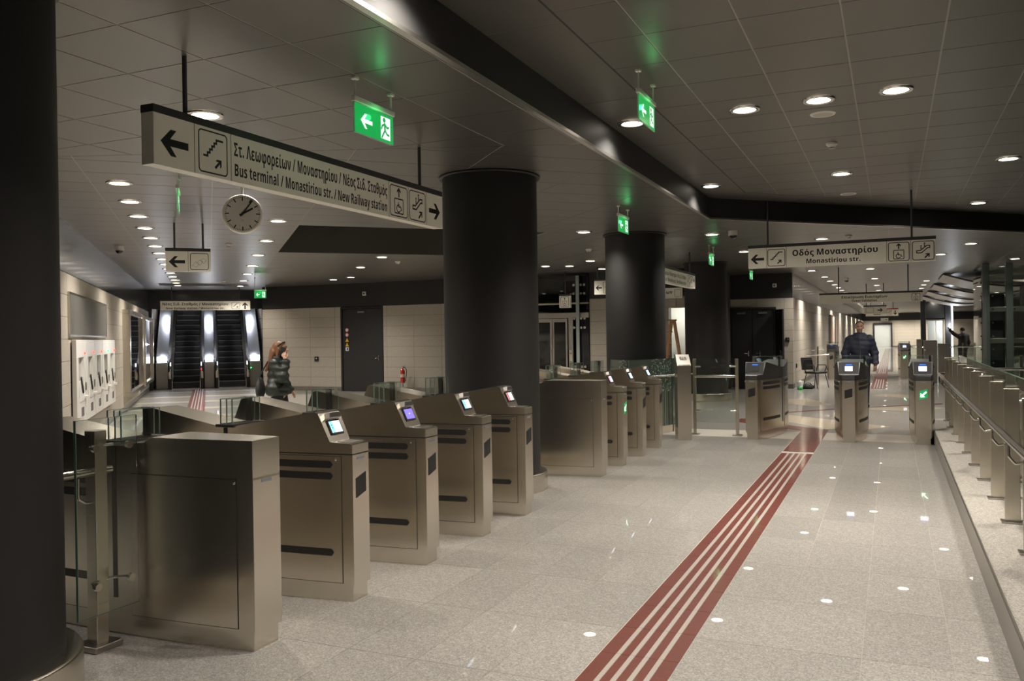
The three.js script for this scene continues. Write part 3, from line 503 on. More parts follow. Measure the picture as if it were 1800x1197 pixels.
function hangingSign(label, pos, turn, W, Hs, draw, { thick = 0.09, rods = [], ceiling = CEIL, ppm = 560, topbar = 0.045, category = 'sign', barMat = M.signTop } = {}) {
  const o = thing('hanging_sign', label, category, pos, turn);
  part('body', at(rbox(W, Hs, thick, 0.004), 0, Hs / 2, 0), M.signWhite, o);
  part('top_bar', at(rbox(W + 0.004, topbar, thick + 0.006, 0.003), 0, Hs - topbar / 2 + 0.001, 0), barMat, o);
  const w = Math.min(2048, Math.round(W * ppm)), h = Math.round(w * (Hs - topbar) / W);
  const tex = canvasTex(w, h, g => { g.fillStyle = PAPER; g.fillRect(0, 0, w, h); draw(g, w, h); });
  const mat = S({ map: tex, roughness: 0.42 });
  const f = part('printed_face', at(new THREE.PlaneGeometry(W - 0.004, Hs - topbar), 0, (Hs - topbar) / 2, thick / 2 + 0.0015), mat, o);
  part('printed_face', at(new THREE.PlaneGeometry(W - 0.004, Hs - topbar).rotateY(Math.PI), 0, (Hs - topbar) / 2, -thick / 2 - 0.0015), mat, o);
  for (const x of rods) part('hanging_rod', at(cyl(0.014, ceiling - pos[1] - Hs, 12), x, Hs + (ceiling - pos[1] - Hs) / 2, 0), M.rod, o);
  return o;
}
const sep = (g, h, ...xs) => { g.fillStyle = '#3c3a34'; for (const x of xs) g.fillRect(x - 1, 0, 2.5, h); };
hangingSign('long black and white direction sign to bus terminal and new railway station over the gates', [-3.79, 2.59, -5.24], E90, 3.35, 0.335, (g, w, h) => {
  const X = z => (-3.565 - z) / 3.35 * w, a = [-3.87, -4.175, -6.007, -6.317, -6.622].map(X); sep(g, h, ...a);
  arrow(g, a[0] / 2, h * 0.52, h * 0.36, 0); icon.stairs(g, a[0] + h * 0.12, h * 0.07, a[1] - a[0] - h * 0.24, h * 0.86);
  fit(g, 'Στ. Λεωφορείων / Μοναστηρίου / Νέος Σιδ. Σταθμός', a[1] + 16, h * 0.44, a[2] - a[1] - 32, h * 0.40); fit(g, 'Bus terminal / Monastiriou str. / New Railway station', a[1] + 16, h * 0.87, a[2] - a[1] - 32, h * 0.36);
  icon.lift(g, a[2] + 12, h * 0.07, a[3] - a[2] - 24, h * 0.86); icon.escalator(g, a[3] + 12, h * 0.07, a[4] - a[3] - 24, h * 0.86); arrow(g, (a[4] + w) / 2, h * 0.52, h * 0.34, Math.PI);
}, { rods: [-1.39, 1.35], ppm: 611 });
hangingSign('direction sign reading Monastiriou str. hung above the barrel-shaped gates', [-0.705, 2.565, -13.35], -0.0, 2.545, 0.345, (g, w, h) => {
  const a = [0.105, 0.216, 0.754, 0.876].map(v => v * w); sep(g, h, ...a); arrow(g, a[0] / 2, h * 0.55, h * 0.32, 0); icon.stairs(g, a[0] + 10, h * 0.1, a[1] - a[0] - 20, h * 0.82);
  fit(g, 'Οδός Μοναστηρίου', a[1] + (a[2] - a[1]) * 0.06, h * 0.47, (a[2] - a[1]) * 0.86, h * 0.40); fit(g, 'Monastiriou str.', a[1] + (a[2] - a[1]) * 0.2, h * 0.86, (a[2] - a[1]) * 0.55, h * 0.30);
  icon.lift(g, a[2] + 12, h * 0.08, a[3] - a[2] - 24, h * 0.86); icon.escalator(g, a[3] + 12, h * 0.08, w - a[3] - 24, h * 0.86);
}, { rods: [-0.99, 0.97], ceiling: UP });
{ const p = hall(13.05, -0.26, 2.585); hangingSign('small sign with left arrow and map pictogram in the escalator hall', p, TH, 0.6, 0.33, (g, w, h) => { sep(g, h, w / 2); arrow(g, w * 0.25, h * 0.52, w * 0.18, 0); icon.map(g, w * 0.55, h * 0.1, w * 0.4, h * 0.8); }, { rods: [-0.18, 0.2], ppm: 640 }); }
{ const p = hall(28.6, -0.07, 2.56); hangingSign('sign to New Railway station and Monastiriou str. in front of the escalators', p, TH, 2.66, 0.325, (g, w, h) => { fit(g, 'Νέος Σιδ. Σταθμός / Μοναστηρίου', w * 0.02, h * 0.46, w * 0.73, h * 0.40); fit(g, 'New Railway station / Monastiriou str.', w * 0.06, h * 0.9, w * 0.65, h * 0.32); icon.stairs(g, w * 0.79, h * 0.12, w * 0.09, h * 0.76); arrow(g, w * 0.94, h * 0.52, h * 0.38, Math.PI / 2); }, { rods: [-1.0, 1.0], thick: 0.07 }); }
hangingSign('direction sign over the second row of columns, seen at a steep angle', [-3.8, 2.53, -16.4], E90, 3.1, 0.31, (g, w, h) => { fit(g, 'Στ. Λεωφορείων / Μοναστηρίου / Νέος Σιδ. Σταθμός', w * 0.04, h * 0.44, w * 0.68, h * 0.38); fit(g, 'Bus terminal / Monastiriou str. / New Railway station', w * 0.04, h * 0.86, w * 0.68, h * 0.34); icon.stairs(g, w * 0.76, h * 0.1, w * 0.075, h * 0.8); icon.escalator(g, w * 0.85, h * 0.1, w * 0.075, h * 0.8); arrow(g, w * 0.965, h * 0.5, h * 0.36, Math.PI / 2); }, { rods: [-1.0, 1.25] });
hangingSign('white sign ending in two Greek letters over the lit doorway', [-5.4, 2.5, -21.62], 0, 1.1, 0.31, (g, w, h) => { fit(g, 'ων', w * 0.63, h * 0.55, w * 0.15, h * 0.45); frame(g, w * 0.83, h * 0.16, w * 0.14, h * 0.68, 3); }, { rods: [-0.4, 0.4] });
hangingSign('Ticket Validation sign hung over the far concourse', [-0.52, 2.33, -24.0], 0, 2.46, 0.27, (g, w, h) => { fit(g, 'Επικύρωση Εισιτηρίων', w * 0.22, h * 0.46, w * 0.45, h * 0.40); fit(g, 'Ticket Validation', w * 0.32, h * 0.88, w * 0.25, h * 0.34); icon.lift(g, w * 0.9, h * 0.1, w * 0.075, h * 0.8); }, { rods: [-0.75, 0.9] });
hangingSign('far sign with a red top bar and down arrow over the corridor', [-0.45, 2.3, -45], 0, 1.44, 0.36, (g, w, h) => { fit(g, 'Αποβάθρα', w * 0.16, h * 0.5, w * 0.4, h * 0.4); fit(g, 'Platform', w * 0.24, h * 0.85, w * 0.22, h * 0.28); icon.escalator(g, w * 0.66, h * 0.12, w * 0.14, h * 0.76); arrow(g, w * 0.91, h * 0.52, h * 0.34, -Math.PI / 2); }, { rods: [-0.5, 0.5], barMat: M.redPaint });
hangingSign('tiny far sign with a right arrow above the corridor end door', [-0.45, 2.2, -60], 0, 0.45, 0.25, (g, w, h) => { arrow(g, w * 0.72, h * 0.5, h * 0.3, Math.PI); frame(g, w * 0.1, h * 0.2, w * 0.3, h * 0.6, 3); }, { rods: [0] });
hangingSign('far arrow sign hung behind the Ticket Validation sign', [-0.55, 2.2, -33], 0, 0.75, 0.3, (g, w, h) => { frame(g, w * 0.1, h * 0.15, w * 0.34, h * 0.7, 4); arrow(g, w * 0.72, h * 0.5, h * 0.34, Math.PI); }, { rods: [-0.28, 0.28] });
hangingSign('small lift sign with left arrow beside the glass lift', [-6.5, 2.59, -20.2], 0.25, 0.4, 0.38, (g, w, h) => { arrow(g, w * 0.27, h * 0.52, w * 0.19, 0); icon.lift(g, w * 0.55, h * 0.1, w * 0.38, h * 0.8); }, { rods: [-0.12, 0.14], ppm: 500 });
hangingSign('square wheelchair lift sign hung in front of the lift doors', [-7.85, 2.32, -21.2], 0, 0.31, 0.36, (g, w, h) => { icon.lift(g, w * 0.14, h * 0.08, w * 0.72, h * 0.84); }, { rods: [0], ppm: 500 });

// emergency exit signs: lit green acrylic blade under a slim housing
const exitTex = canvasTex(384, 160, (g, w, h) => {
  g.fillStyle = '#17a04a'; g.fillRect(0, 0, w, h); arrow(g, w * 0.29, h * 0.52, h * 0.36, 0, '#f4fff6');
  g.fillStyle = '#f4fff6'; g.fillRect(w * 0.66, h * 0.1, w * 0.26, h * 0.8); g.fillStyle = '#17a04a'; g.beginPath(); g.arc(w * 0.755, h * 0.22, h * 0.085, 0, 7); g.fill();
  g.strokeStyle = '#17a04a'; g.lineWidth = h * 0.1; g.lineCap = 'round'; g.lineJoin = 'round'; const L = pts => { g.beginPath(); pts.forEach(([x, y], k) => k ? g.lineTo(w * x, h * y) : g.moveTo(w * x, h * y)); g.stroke(); };
  L([[0.77, 0.36], [0.775, 0.58]]); g.lineWidth = h * 0.07; L([[0.775, 0.58], [0.73, 0.72], [0.69, 0.86]]); L([[0.775, 0.58], [0.83, 0.7], [0.88, 0.72]]); L([[0.76, 0.37], [0.7, 0.44], [0.68, 0.55]]); L([[0.78, 0.37], [0.83, 0.47], [0.87, 0.44]]);
});
const exitMat = S({ color: 0x0a3a1c, emissive: 0xffffff, emissiveMap: exitTex, emissiveIntensity: 0.9, roughness: 0.2 });
function exitSign(label, pos, turn, ceiling = CEIL, W = 0.47) {
  const o = thing('exit_sign', label, 'exit sign', pos, turn, undefined);
  part('blade', at(rbox(W, 0.2, 0.010, 0.003), 0, 0.1, 0), P({ color: lin(0.75, 0.85, 0.78), roughness: 0.1, transmission: 0.4, thickness: 0 }), o);
  const f = at(new THREE.PlaneGeometry(W - 0.012, 0.188), 0, 0.099, 0.0062), b = at(new THREE.PlaneGeometry(W - 0.012, 0.188).rotateY(Math.PI), 0, 0.099, -0.0062);
  part('lit_face', f, exitMat, o); part('lit_face', b, exitMat, o);
  part('housing', at(rbox(W + 0.01, 0.035, 0.036, 0.006), 0, 0.217, 0), M.white, o);
  const L = ceiling - pos[1] - 0.235; for (const x of [-W / 2 + 0.02, W / 2 - 0.02]) { part('hanger', at(cyl(0.007, L, 10), x, 0.235 + L / 2, 0), M.white, o); part('ceiling_mount', at(rbox(0.045, 0.022, 0.04, 0.006), x, 0.235 + L - 0.012, 0), M.white, o); }
  const l = new THREE.PointLight(0x3cff86, 0.02, 0, 2); l.position.set(0, 0.15, 0.06); l.castShadow = true; l.name = 'glow'; o.add(l);
}
exitSign('green emergency exit sign hung beside the long bus terminal sign', [-3.13, 2.92, -4.85], E90);
exitSign('green emergency exit sign hung from the raised ceiling beyond the black groove', [-1.71, 3.2, -6.47], E90, UP);
exitSign('green emergency exit sign hung in front of the column behind the crackled glass', [-3.23, 2.94, -10.96], E90);
exitSign('green emergency exit sign hung before the column by the steel pedestal', [-3.16, 2.9, -16.62], E90);
{ const p = hall(24, 1.32, 2.72); exitSign('green emergency exit sign at the corner right of the escalators', p, TH, CEIL, 0.31); }
exitSign('green emergency exit sign seen edge on under the Monastiriou street sign', [-3.16, 2.9, -21.7], E90);
exitSign('exit sign blade seen edge on below the bus terminal sign', [-6.56, 2.9, -6.55], TH + E90);

// ---------------------------------------------------------------- clock
{
  const o = thing('station_clock', 'round white station clock with black hands hung under the ceiling', 'clock', [-5.52, 2.77, -6.3], 0.72), r = 0.178;
  part('case', new THREE.LatheGeometry([[0, -0.055], [r - 0.012, -0.055], [r, -0.045], [r, 0.045], [r - 0.008, 0.052], [r - 0.014, 0.05], [0, 0.05]].map(p => new THREE.Vector2(...p)), 64).rotateX(Math.PI / 2), M.signWhite, o);
  part('dial', at(new THREE.CircleGeometry(r - 0.014, 64), 0, 0, 0.0515), S({ map: canvasTex(512, 512, (g, w) => { g.fillStyle = '#dad7cc'; g.fillRect(0, 0, w, w); g.fillStyle = INK; for (let k = 0; k < 60; k++) { g.save(); g.translate(w / 2, w / 2); g.rotate(k * Math.PI / 30); if (k % 5) g.fillRect(-3, -w * 0.48, 6, w * 0.04); else g.fillRect(-8, -w * 0.48, 16, w * 0.115); g.restore(); } g.strokeStyle = INK; g.lineWidth = 3; g.beginPath(); g.arc(w / 2, w * 0.69, 9, 2.6, 6.8); g.stroke(); }), roughness: 0.4 }), o);
  const hand = (len, wd, ang, name, z) => { const m = part(name, at(box(wd, len, 0.003), 0, len / 2 - 0.03, 0), M.black, o, [0, 0, z], [0, 0, -ang]); };
  hand(0.135, 0.017, 1.05, 'hour_hand', 0.056); hand(0.185, 0.013, 0.62, 'minute_hand', 0.06); part('hub', at(cyl(0.012, 0.012, 16).rotateX(Math.PI / 2), 0, 0, 0.06), M.black, o);
  part('hanger', at(cyl(0.012, CEIL - 2.77 - r, 12), 0, r + (CEIL - 2.77 - r) / 2, 0), M.white, o);
}
// ---------------------------------------------------------------- cameras, detectors, speakers on the ceilings
function dome(label, x, y, z) { const o = thing('dome_camera', label, 'security camera', [x, y, z]); part('housing', at(cyl(0.075, 0.075, 28), 0, -0.0375, 0), M.white, o); part('dome', new THREE.SphereGeometry(0.062, 24, 12, 0, 7, Math.PI / 2, Math.PI / 2), P({ color: 0x050505, roughness: 0.08 }), o, [0, -0.075, 0]); part('collar', at(cyl(0.066, 0.012, 28), 0, -0.08, 0), M.steelDark, o); }
{ const p = hall(16.4, -1.45); dome('white dome security camera under the escalator hall ceiling', p[0], CEIL - 0.006, p[2]); }
dome('white dome security camera at the corner of the raised ceiling', -2.37, CEIL - 0.006, -14.35); dome('small dark dome camera over the far corridor', -1.3, CEIL - 0.006, -29);
function detector(label, x, y, z) { const o = thing('smoke_detector', label, 'smoke detector', [x, y, z], 0, 'smoke detectors on the lower ceiling'); if (y > 3.5) delete o.userData.group; part('base', at(cyl(0.058, 0.022, 24), 0, -0.011, 0), M.white, o); part('sensor_head', at(cyl(0.034, 0.03, 20, 0.05), 0, -0.037, 0), M.white, o); part('sensor_ring', at(cyl(0.038, 0.008, 20), 0, -0.056, 0), M.steelDark, o); }
for (const [x, z] of [[-10.5, -11.63], [-17.1, -18.7], [-5.38, -15.88], [-0.68, -16.1], [-9.9, -16.2]]) detector('white smoke detector on the lower ceiling', x, CEIL - 0.006, z);
detector('white smoke detector on the raised ceiling', -0.557, UP - 0.006, -9.59);
for (const [x, z, l] of [[-0.555, -8.28, 'flat round white loudspeaker next to the row of four raised downlights'], [-0.557, -13.26, 'flat round white loudspeaker nearer the diagonal fascia']]) { const o = thing('ceiling_speaker', l, 'loudspeaker', [x, UP - 0.006, z]); part('rim', new THREE.LatheGeometry([[0.085, 0], [0.085, -0.008], [0.105, -0.009], [0.112, 0]].map(p => new THREE.Vector2(...p)), 40), M.white, o); part('grille', at(cyl(0.087, 0.006, 40), 0, -0.003, 0), S({ color: lin(0.52, 0.50, 0.45), roughness: 0.8 }), o); }

// ---------------------------------------------------------------- balustrade along the kerb
{
  const arm = (y) => tube([[0.02, y, 0], [0.08, y, 0.0], [0.135, y, 0.0]], 0.010, 8, 8), post = at(rbox(0.1, 0.975, 0.02, 0.004), 0, 0.4875, 0);
  const hook = tube([[-0.03, 0.62, 0.012], [-0.045, 0.575, 0.03], [-0.09, 0.565, 0.03], [-0.125, 0.61, 0.02], [-0.125, 0.688, 0.0]], 0.0085, 24, 8);
  for (let k = -3; k < 9; k++) {
    const z = -7.165 - 0.965 * k, o = thing('balustrade_post', 'flat stainless post of the glass balustrade on the kerb', 'post', [0.785, 0.19, z], 0, 'posts of the glass balustrade');
    part('upright', post, M.steel, o); part('foot_plate', at(rbox(0.15, 0.012, 0.12, 0.003), 0, 0.006, 0), M.steelDark, o);
    for (const y of [0.885, 0.18]) { const a = part('clamp_arm', arm(y), M.chrome, o); part('clamp_disc', at(cyl(0.022, 0.016, 20).rotateZ(E90), 0.137, y, 0), M.chrome, a); }
    part('rail_bracket', hook.clone(), M.chrome, o);
    if (k < 8) { const p = thing('balustrade_glass', 'clear glass sheet of the balustrade along the kerb', 'glass panel', [0.945, 0.22, z - 0.4825], 0, 'glass sheets of the kerb balustrade'); part('sheet', at(box(0.014, 0.98, 0.945), 0, 0.49, 0), M.glass, p); part('top_edge', at(box(0.0145, 0.004, 0.945), 0, 0.981, 0), M.glassEdge, p); }
  }
  const o = thing('handrail', 'polished steel tube handrail running along the balustrade posts', 'handrail', [0.66, 0.905, 0]);
  part('tube', tube([[0, 0, -3.0], [0, 0, -9], [0, 0, -14.9], [0.01, 0, -15.05], [0.05, 0, -15.12], [0.13, 0, -15.12]], 0.024, 80, 16), M.chrome, o);
}
{ // panel with its post beside the near column
  const o = thing('glass_screen', 'clear glass panel clamped to a square steel post beside the huge black column', 'glass screen', [-3.83, 0, -3.22]);
  part('post', at(rbox(0.075, 1.13, 0.075, 0.004), 0, 0.575, 0), M.steel, o); part('foot', at(rbox(0.17, 0.03, 0.17, 0.004), 0, 0.015, 0), M.steelDark, o);
  const p = part('pane', at(box(0.014, 1.0, 0.375), 0.12, 0.71, 0.03), M.clear, o); part('pane_edge', mergeGeometries([at(box(0.0144, 1.0, 0.003), 0.12, 0.71, 0.2175), at(box(0.0144, 0.0015, 0.375), 0.12, 1.2105, 0.03), at(box(0.0144, 0.0015, 0.375), 0.12, 0.2095, 0.03)]), M.glassEdge, p);
  for (const y of [1.06, 0.357]) for (const dz of [0.11, -0.1]) { const a = part('clamp_arm', tube([[0.03, y, dz * 0.2], [0.05, y, dz * 0.7], [0.10, y, dz]], 0.0085, 12, 8), M.chrome, o); part('clamp_disc', at(cyl(0.02, 0.022, 20).rotateZ(E90), 0.132, y, dz), M.chrome, a); }
  part('rail', at(cyl(0.021, 0.9, 20).rotateX(E90), 0.0, 0.925, 0.36), M.chrome, o); part('rail_bend', tube([[0.0, 0.90, 0.11], [0.0, 0.80, 0.11], [0, 0.77, 0.07], [0, 0.765, 0.03]], 0.008, 16, 8), M.chrome, o);
}
{ // low glass fence between pedestal and first barrel gate
  const o = thing('glass_fence', 'low glass fence with a steel rail between pedestal and barrel gate', 'glass fence', [-2.55, 0, -13.62]);
  for (const x of [-0.33, 0.33]) { part('post', at(rbox(0.05, 1.2, 0.03, 0.004), x, 0.6, 0), M.steel, o); part('foot', at(rbox(0.14, 0.012, 0.12, 0.003), x, 0.006, 0), M.steelDark, o); for (const y of [1.08, 0.38]) part('clamp', at(cyl(0.014, 0.09, 14).rotateZ(E90), x * 0.82, y, 0.03), M.chrome, o); }
  part('pane', at(box(0.6, 1.0, 0.012), 0, 0.7, 0.03), M.glass, o); part('rail', at(cyl(0.02, 0.62, 18).rotateZ(E90), 0, 0.925, 0.07), M.chrome, o);
}
{ // crackled glass screen round the column
  const tex = canvasTex(512, 512, (g, w) => { g.fillStyle = '#4a5850'; g.fillRect(0, 0, w, w); for (let k = 0; k < 1700; k++) { const v = R(20, 255); g.fillStyle = `rgba(${v * 0.9 | 0},${v | 0},${v * 0.92 | 0},${R(0.3, 1)})`; const x = R(0, w), y = R(0, w), s = R(5, 15); g.beginPath(); g.moveTo(x, y); g.lineTo(x + R(-s, s), y + s); g.lineTo(x + s, y + R(-s, s)); g.fill(); } });
  const m = P({ map: tex, roughness: 0.15, clearcoat: 1, clearcoatRoughness: 0.05 }), o = thing('crackled_glass_screen', 'dark crackled glass screen on a steel shoe in front of a black column', 'glass screen', [0, 0, 0]);
  const seg = (a, b) => { const dx = b[0] - a[0], dz = b[1] - a[1], L = Math.hypot(dx, dz), t = Math.atan2(-dz, dx), c = [(a[0] + b[0]) / 2, (a[1] + b[1]) / 2]; part('pane', uvm(box(L, 1.08, 0.03), 1), m, o, [c[0], 0.66, c[1]], [0, t, 0]); part('shoe', box(L, 0.12, 0.06), M.steel, o, [c[0], 0.06, c[1]], [0, t, 0]); };
  seg([-4.12, -13.2], [-3.74, -12.82]); seg([-3.72, -12.8], [-3.32, -13.85]); seg([-3.31, -13.88], [-3.2, -14.6]);
  part('rail', tube([[-3.68, 0.925, -12.85], [-3.28, 0.925, -13.85], [-3.1, 0.925, -14.6]], 0.018, 20, 10), M.chrome, o);
}

// ---------------------------------------------------------------- left wall of the escalator hall
const onWall = (f, h, d = 0) => hall(f, HL + d, h);                  // a point standing d off the wall face
{ // ventilation grille: frame and upright blades
  const o = thing('ventilation_grille', 'wide grey ventilation grille set in the stone wall above the ticket machines', 'grille', onWall(15.6, 2.0, 0.012), TH + E90);
  part('backing', box(4.5, 0.6, 0.006), S({ color: lin(0.10, 0.10, 0.095), roughness: 0.8 }), o);
  for (let k = 0; k < 90; k++) part('blade', box(0.026, 0.57, 0.016), M.blade, o, [-2.2 + k * 0.0495, 0, 0.008]);
  for (const [w, h, x, y] of [[4.56, 0.03, 0, 0.3], [4.56, 0.03, 0, -0.3], [0.03, 0.6, -2.26, 0], [0.03, 0.6, 2.26, 0]]) part('frame', box(w, h, 0.028), M.steel, o, [x, y, 0.006]);
}
for (let k = 0; k < 5; k++) {                                         // five white wall units with a recessed slanted tray
  const lamp = k === 3 ? 'green' : 'red', o = thing('wall_ticket_machine', k === 3 ? 'white wall ticket machine with a small green lamp' : 'white wall ticket machine with a small red lamp', 'ticket machine', onWall(14.0 + 1.06 * k, 0.42, 0.02), TH + E90, k === 3 ? undefined : 'white wall ticket machines');
  const w = 1.02; part('cabinet', mergeGeometries([at(rbox(w - 0.01, 0.26, 0.06, 0.006), 0, 1.09, 0.03), at(rbox(w - 0.01, 0.38, 0.06, 0.006), 0, 0.19, 0.03), at(rbox(0.2, 0.60, 0.06, 0.006), -w / 2 + 0.1, 0.67, 0.03), at(rbox(0.24, 0.60, 0.06, 0.006), w / 2 - 0.13, 0.67, 0.03)]), M.panelWhite, o);
  part('recess', at(box(0.62, 0.6, 0.006), -0.02, 0.67, 0.004), S({ color: lin(0.45, 0.45, 0.43), roughness: 0.6 }), o);
  const t = part('tray', at(rbox(0.42, 0.3, 0.05, 0.01), -0.05, 0.46, 0.06), M.panelWhite, o); t.rotation.x = -0.05;
  part('card_slot', at(rbox(0.05, 0.26, 0.02, 0.004).rotateZ(0.5), -0.02, 0.55, 0.095), M.black, t);
  part('coin_slot', at(rbox(0.08, 0.12, 0.02, 0.004), 0.38, 0.52, 0.062), M.steelDark, o); part('return_cup', at(rbox(0.16, 0.05, 0.07, 0.012), 0.33, 0.36, 0.07), M.panelWhite, o);
  part('notice', at(box(0.26, 0.13, 0.003), 0.05, 0.16, 0.0615), S({ map: canvasTex(64, 32, (g) => { g.fillStyle = '#3a3836'; g.fillRect(0, 0, 64, 32); g.fillStyle = '#8e8a84'; for (let y = 5; y < 30; y += 6) g.fillRect(5, y, 54 - (y % 4) * 4, 2); }), roughness: 0.5 }), o);
  const c = lamp === 'green' ? 0x35ff7a : 0xff4a3a; part('status_lamp', at(new THREE.SphereGeometry(0.022, 12, 8), 0.3, 1.02, 0.062), S({ color: c, emissive: c, emissiveIntensity: 3 }), o);
}
for (const [f, w, l] of [[23.4, 4.2, 'tall framed dark glass poster case mirroring the escalator'], [28.2, 3.8, 'tall framed dark glass case next to the escalator jamb']]) {
  const o = thing('poster_case', l, 'poster case', onWall(f, 0.34, 0.0), TH + E90), h = 2.0;
  for (const [a, b, x, y] of [[w, 0.1, 0, 0.05], [w, 0.1, 0, h - 0.05], [0.28, h - 0.2, -w / 2 + 0.14, h / 2], [0.22, h - 0.2, w / 2 - 0.11, h / 2]]) part('frame', rbox(a, b, 0.16, 0.006), M.steel, o, [x, y, 0.08]);
  part('glass', at(box(w - 0.48, h - 0.2, 0.01), 0.03, h / 2, 0.10), P({ color: lin(0.012, 0.013, 0.015), roughness: 0.04, clearcoat: 1, clearcoatRoughness: 0.02 }), o);
}
// ---------------------------------------------------------------- escalators
function escalator(label, r) {
  const o = thing('escalator', label, 'escalator', hall(30.7, r, 0), TH), rise = 0.2, run = 0.36, tilt = Math.atan2(rise, run), L = 20 * Math.hypot(rise, run);
  const stepGeo = mergeGeometries([at(rbox(0.84, 0.19, 0.03, 0.008), 0, -0.1, 0.0), at(rbox(0.84, 0.03, run, 0.006), 0, -0.01, -run / 2)]), nose = at(rbox(0.83, 0.022, 0.012, 0.004), 0, -0.006, 0.017);
  const dark = S({ color: lin(0.030, 0.030, 0.032), roughness: 0.42, metalness: 0.5 });
  for (let k = 0; k < 20; k++) { const st = part('step', stepGeo, dark, o, [0, rise * (k + 1), -0.5 - run * k]); part('nosing', nose, M.blade, st); }
  part('comb_plate', at(rbox(0.9, 0.02, 0.7, 0.004), 0, 0.01, -0.12), M.steel, o);
  for (const s of [-1, 1]) {
    const inc = (name, w, h, x, y, mat, dx = 0) => { const m = part(name, box(w, h, L), mat, o, [s * x, y + L / 2 * Math.sin(tilt), -0.5 - L / 2 * Math.cos(tilt)]); m.rotation.x = tilt; return m; };
    inc('skirt', 0.025, 0.24, 0.44, 0.16, M.chrome); inc('deck', 0.10, 0.04, 0.49, 0.34, M.steel); inc('balustrade_panel', 0.02, 0.62, 0.53, 0.62, P({ color: lin(0.62, 0.66, 0.74), metalness: 1, roughness: 0.18 })); inc('handrail', 0.075, 0.05, 0.53, 0.98, M.rubber);
    part('skirt_front', at(rbox(0.025, 0.3, 0.6, 0.006), s * 0.44, 0.15, -0.25), M.chrome, o);
    part('handrail_return', tube([[s * 0.53, 1.0, -0.6], [s * 0.53, 0.95, -0.2], [s * 0.53, 0.86, 0.12], [s * 0.53, 0.68, 0.2], [s * 0.53, 0.5, 0.1]], 0.034, 20, 10), M.rubber, o);
    part('newel', at(rbox(0.1, 0.72, 0.55, 0.03), s * 0.5, 0.36, -0.1), M.black, o); part('newel_light', at(rbox(0.07, 0.12, 0.012, 0.004), s * 0.5, 0.83, 0.05), S({ color: 0xffffff, emissive: 0xf4f8ff, emissiveIntensity: 2.2 }), o);
    part('newel_face', at(rbox(0.08, 0.34, 0.012, 0.004), s * 0.5, 0.52, 0.181), M.steel, o);
  }
  return o;
}
const escA = escalator('dark stepped escalator beside the left jamb', -0.735), escB = escalator('dark stepped escalator beside the right jamb, next to the woman', 0.735);
part('direction_lamp', at(new THREE.CircleGeometry(0.03, 16), 0.5, 0.66, 0.19), S({ color: 0xff3020, emissive: 0xff3020, emissiveIntensity: 4 }), escA); part('direction_lamp', at(new THREE.CircleGeometry(0.022, 16), 0.6, 0.66, 0.19), S({ color: 0x30ff70, emissive: 0x30ff70, emissiveIntensity: 3 }), escB);
{ // light line between and beside the escalators
  for (const [r, l] of [[0, 'bright light trough on the deck between the escalators'], [-1.5, 'light trough on the outer deck by the left jamb'], [1.5, 'light trough on the outer deck by the right jamb']]) {
    const o = thing('escalator_light', l, 'light', hall(31.2, r, 0), TH), a = Math.atan2(0.2, 0.36), wd = r ? 0.38 : 0.32;
    const m = part('deck_sheet', box(wd, 0.03, 7.4), P({ color: lin(0.68, 0.71, 0.78), metalness: 1, roughness: 0.22 }), o, [0, 0.95 + 3.7 * Math.sin(a), -3.7 * Math.cos(a)]); m.rotation.x = a;
    part('lamp_box', at(rbox(wd * 0.8, 0.2, 0.08, 0.01), 0, 0.98, 0.1), S({ color: 0xffffff, emissive: 0xf0f6ff, emissiveIntensity: 5 }), o);
    part('pedestal', at(rbox(wd, 0.88, 0.4, 0.01), 0, 0.44, 0.0), M.steelDark, o);
    const s = new THREE.PointLight(0xf4f6ff, 2.2, 0, 2); s.position.set(0, 1.5, -0.3); s.castShadow = true; s.name = 'lamp'; o.add(s);
    const s2 = new THREE.PointLight(0xf4f6ff, 1.6, 0, 2); s2.position.set(0, 3.6, -3.2); s2.castShadow = true; s2.name = 'lamp'; o.add(s2);
  }
}
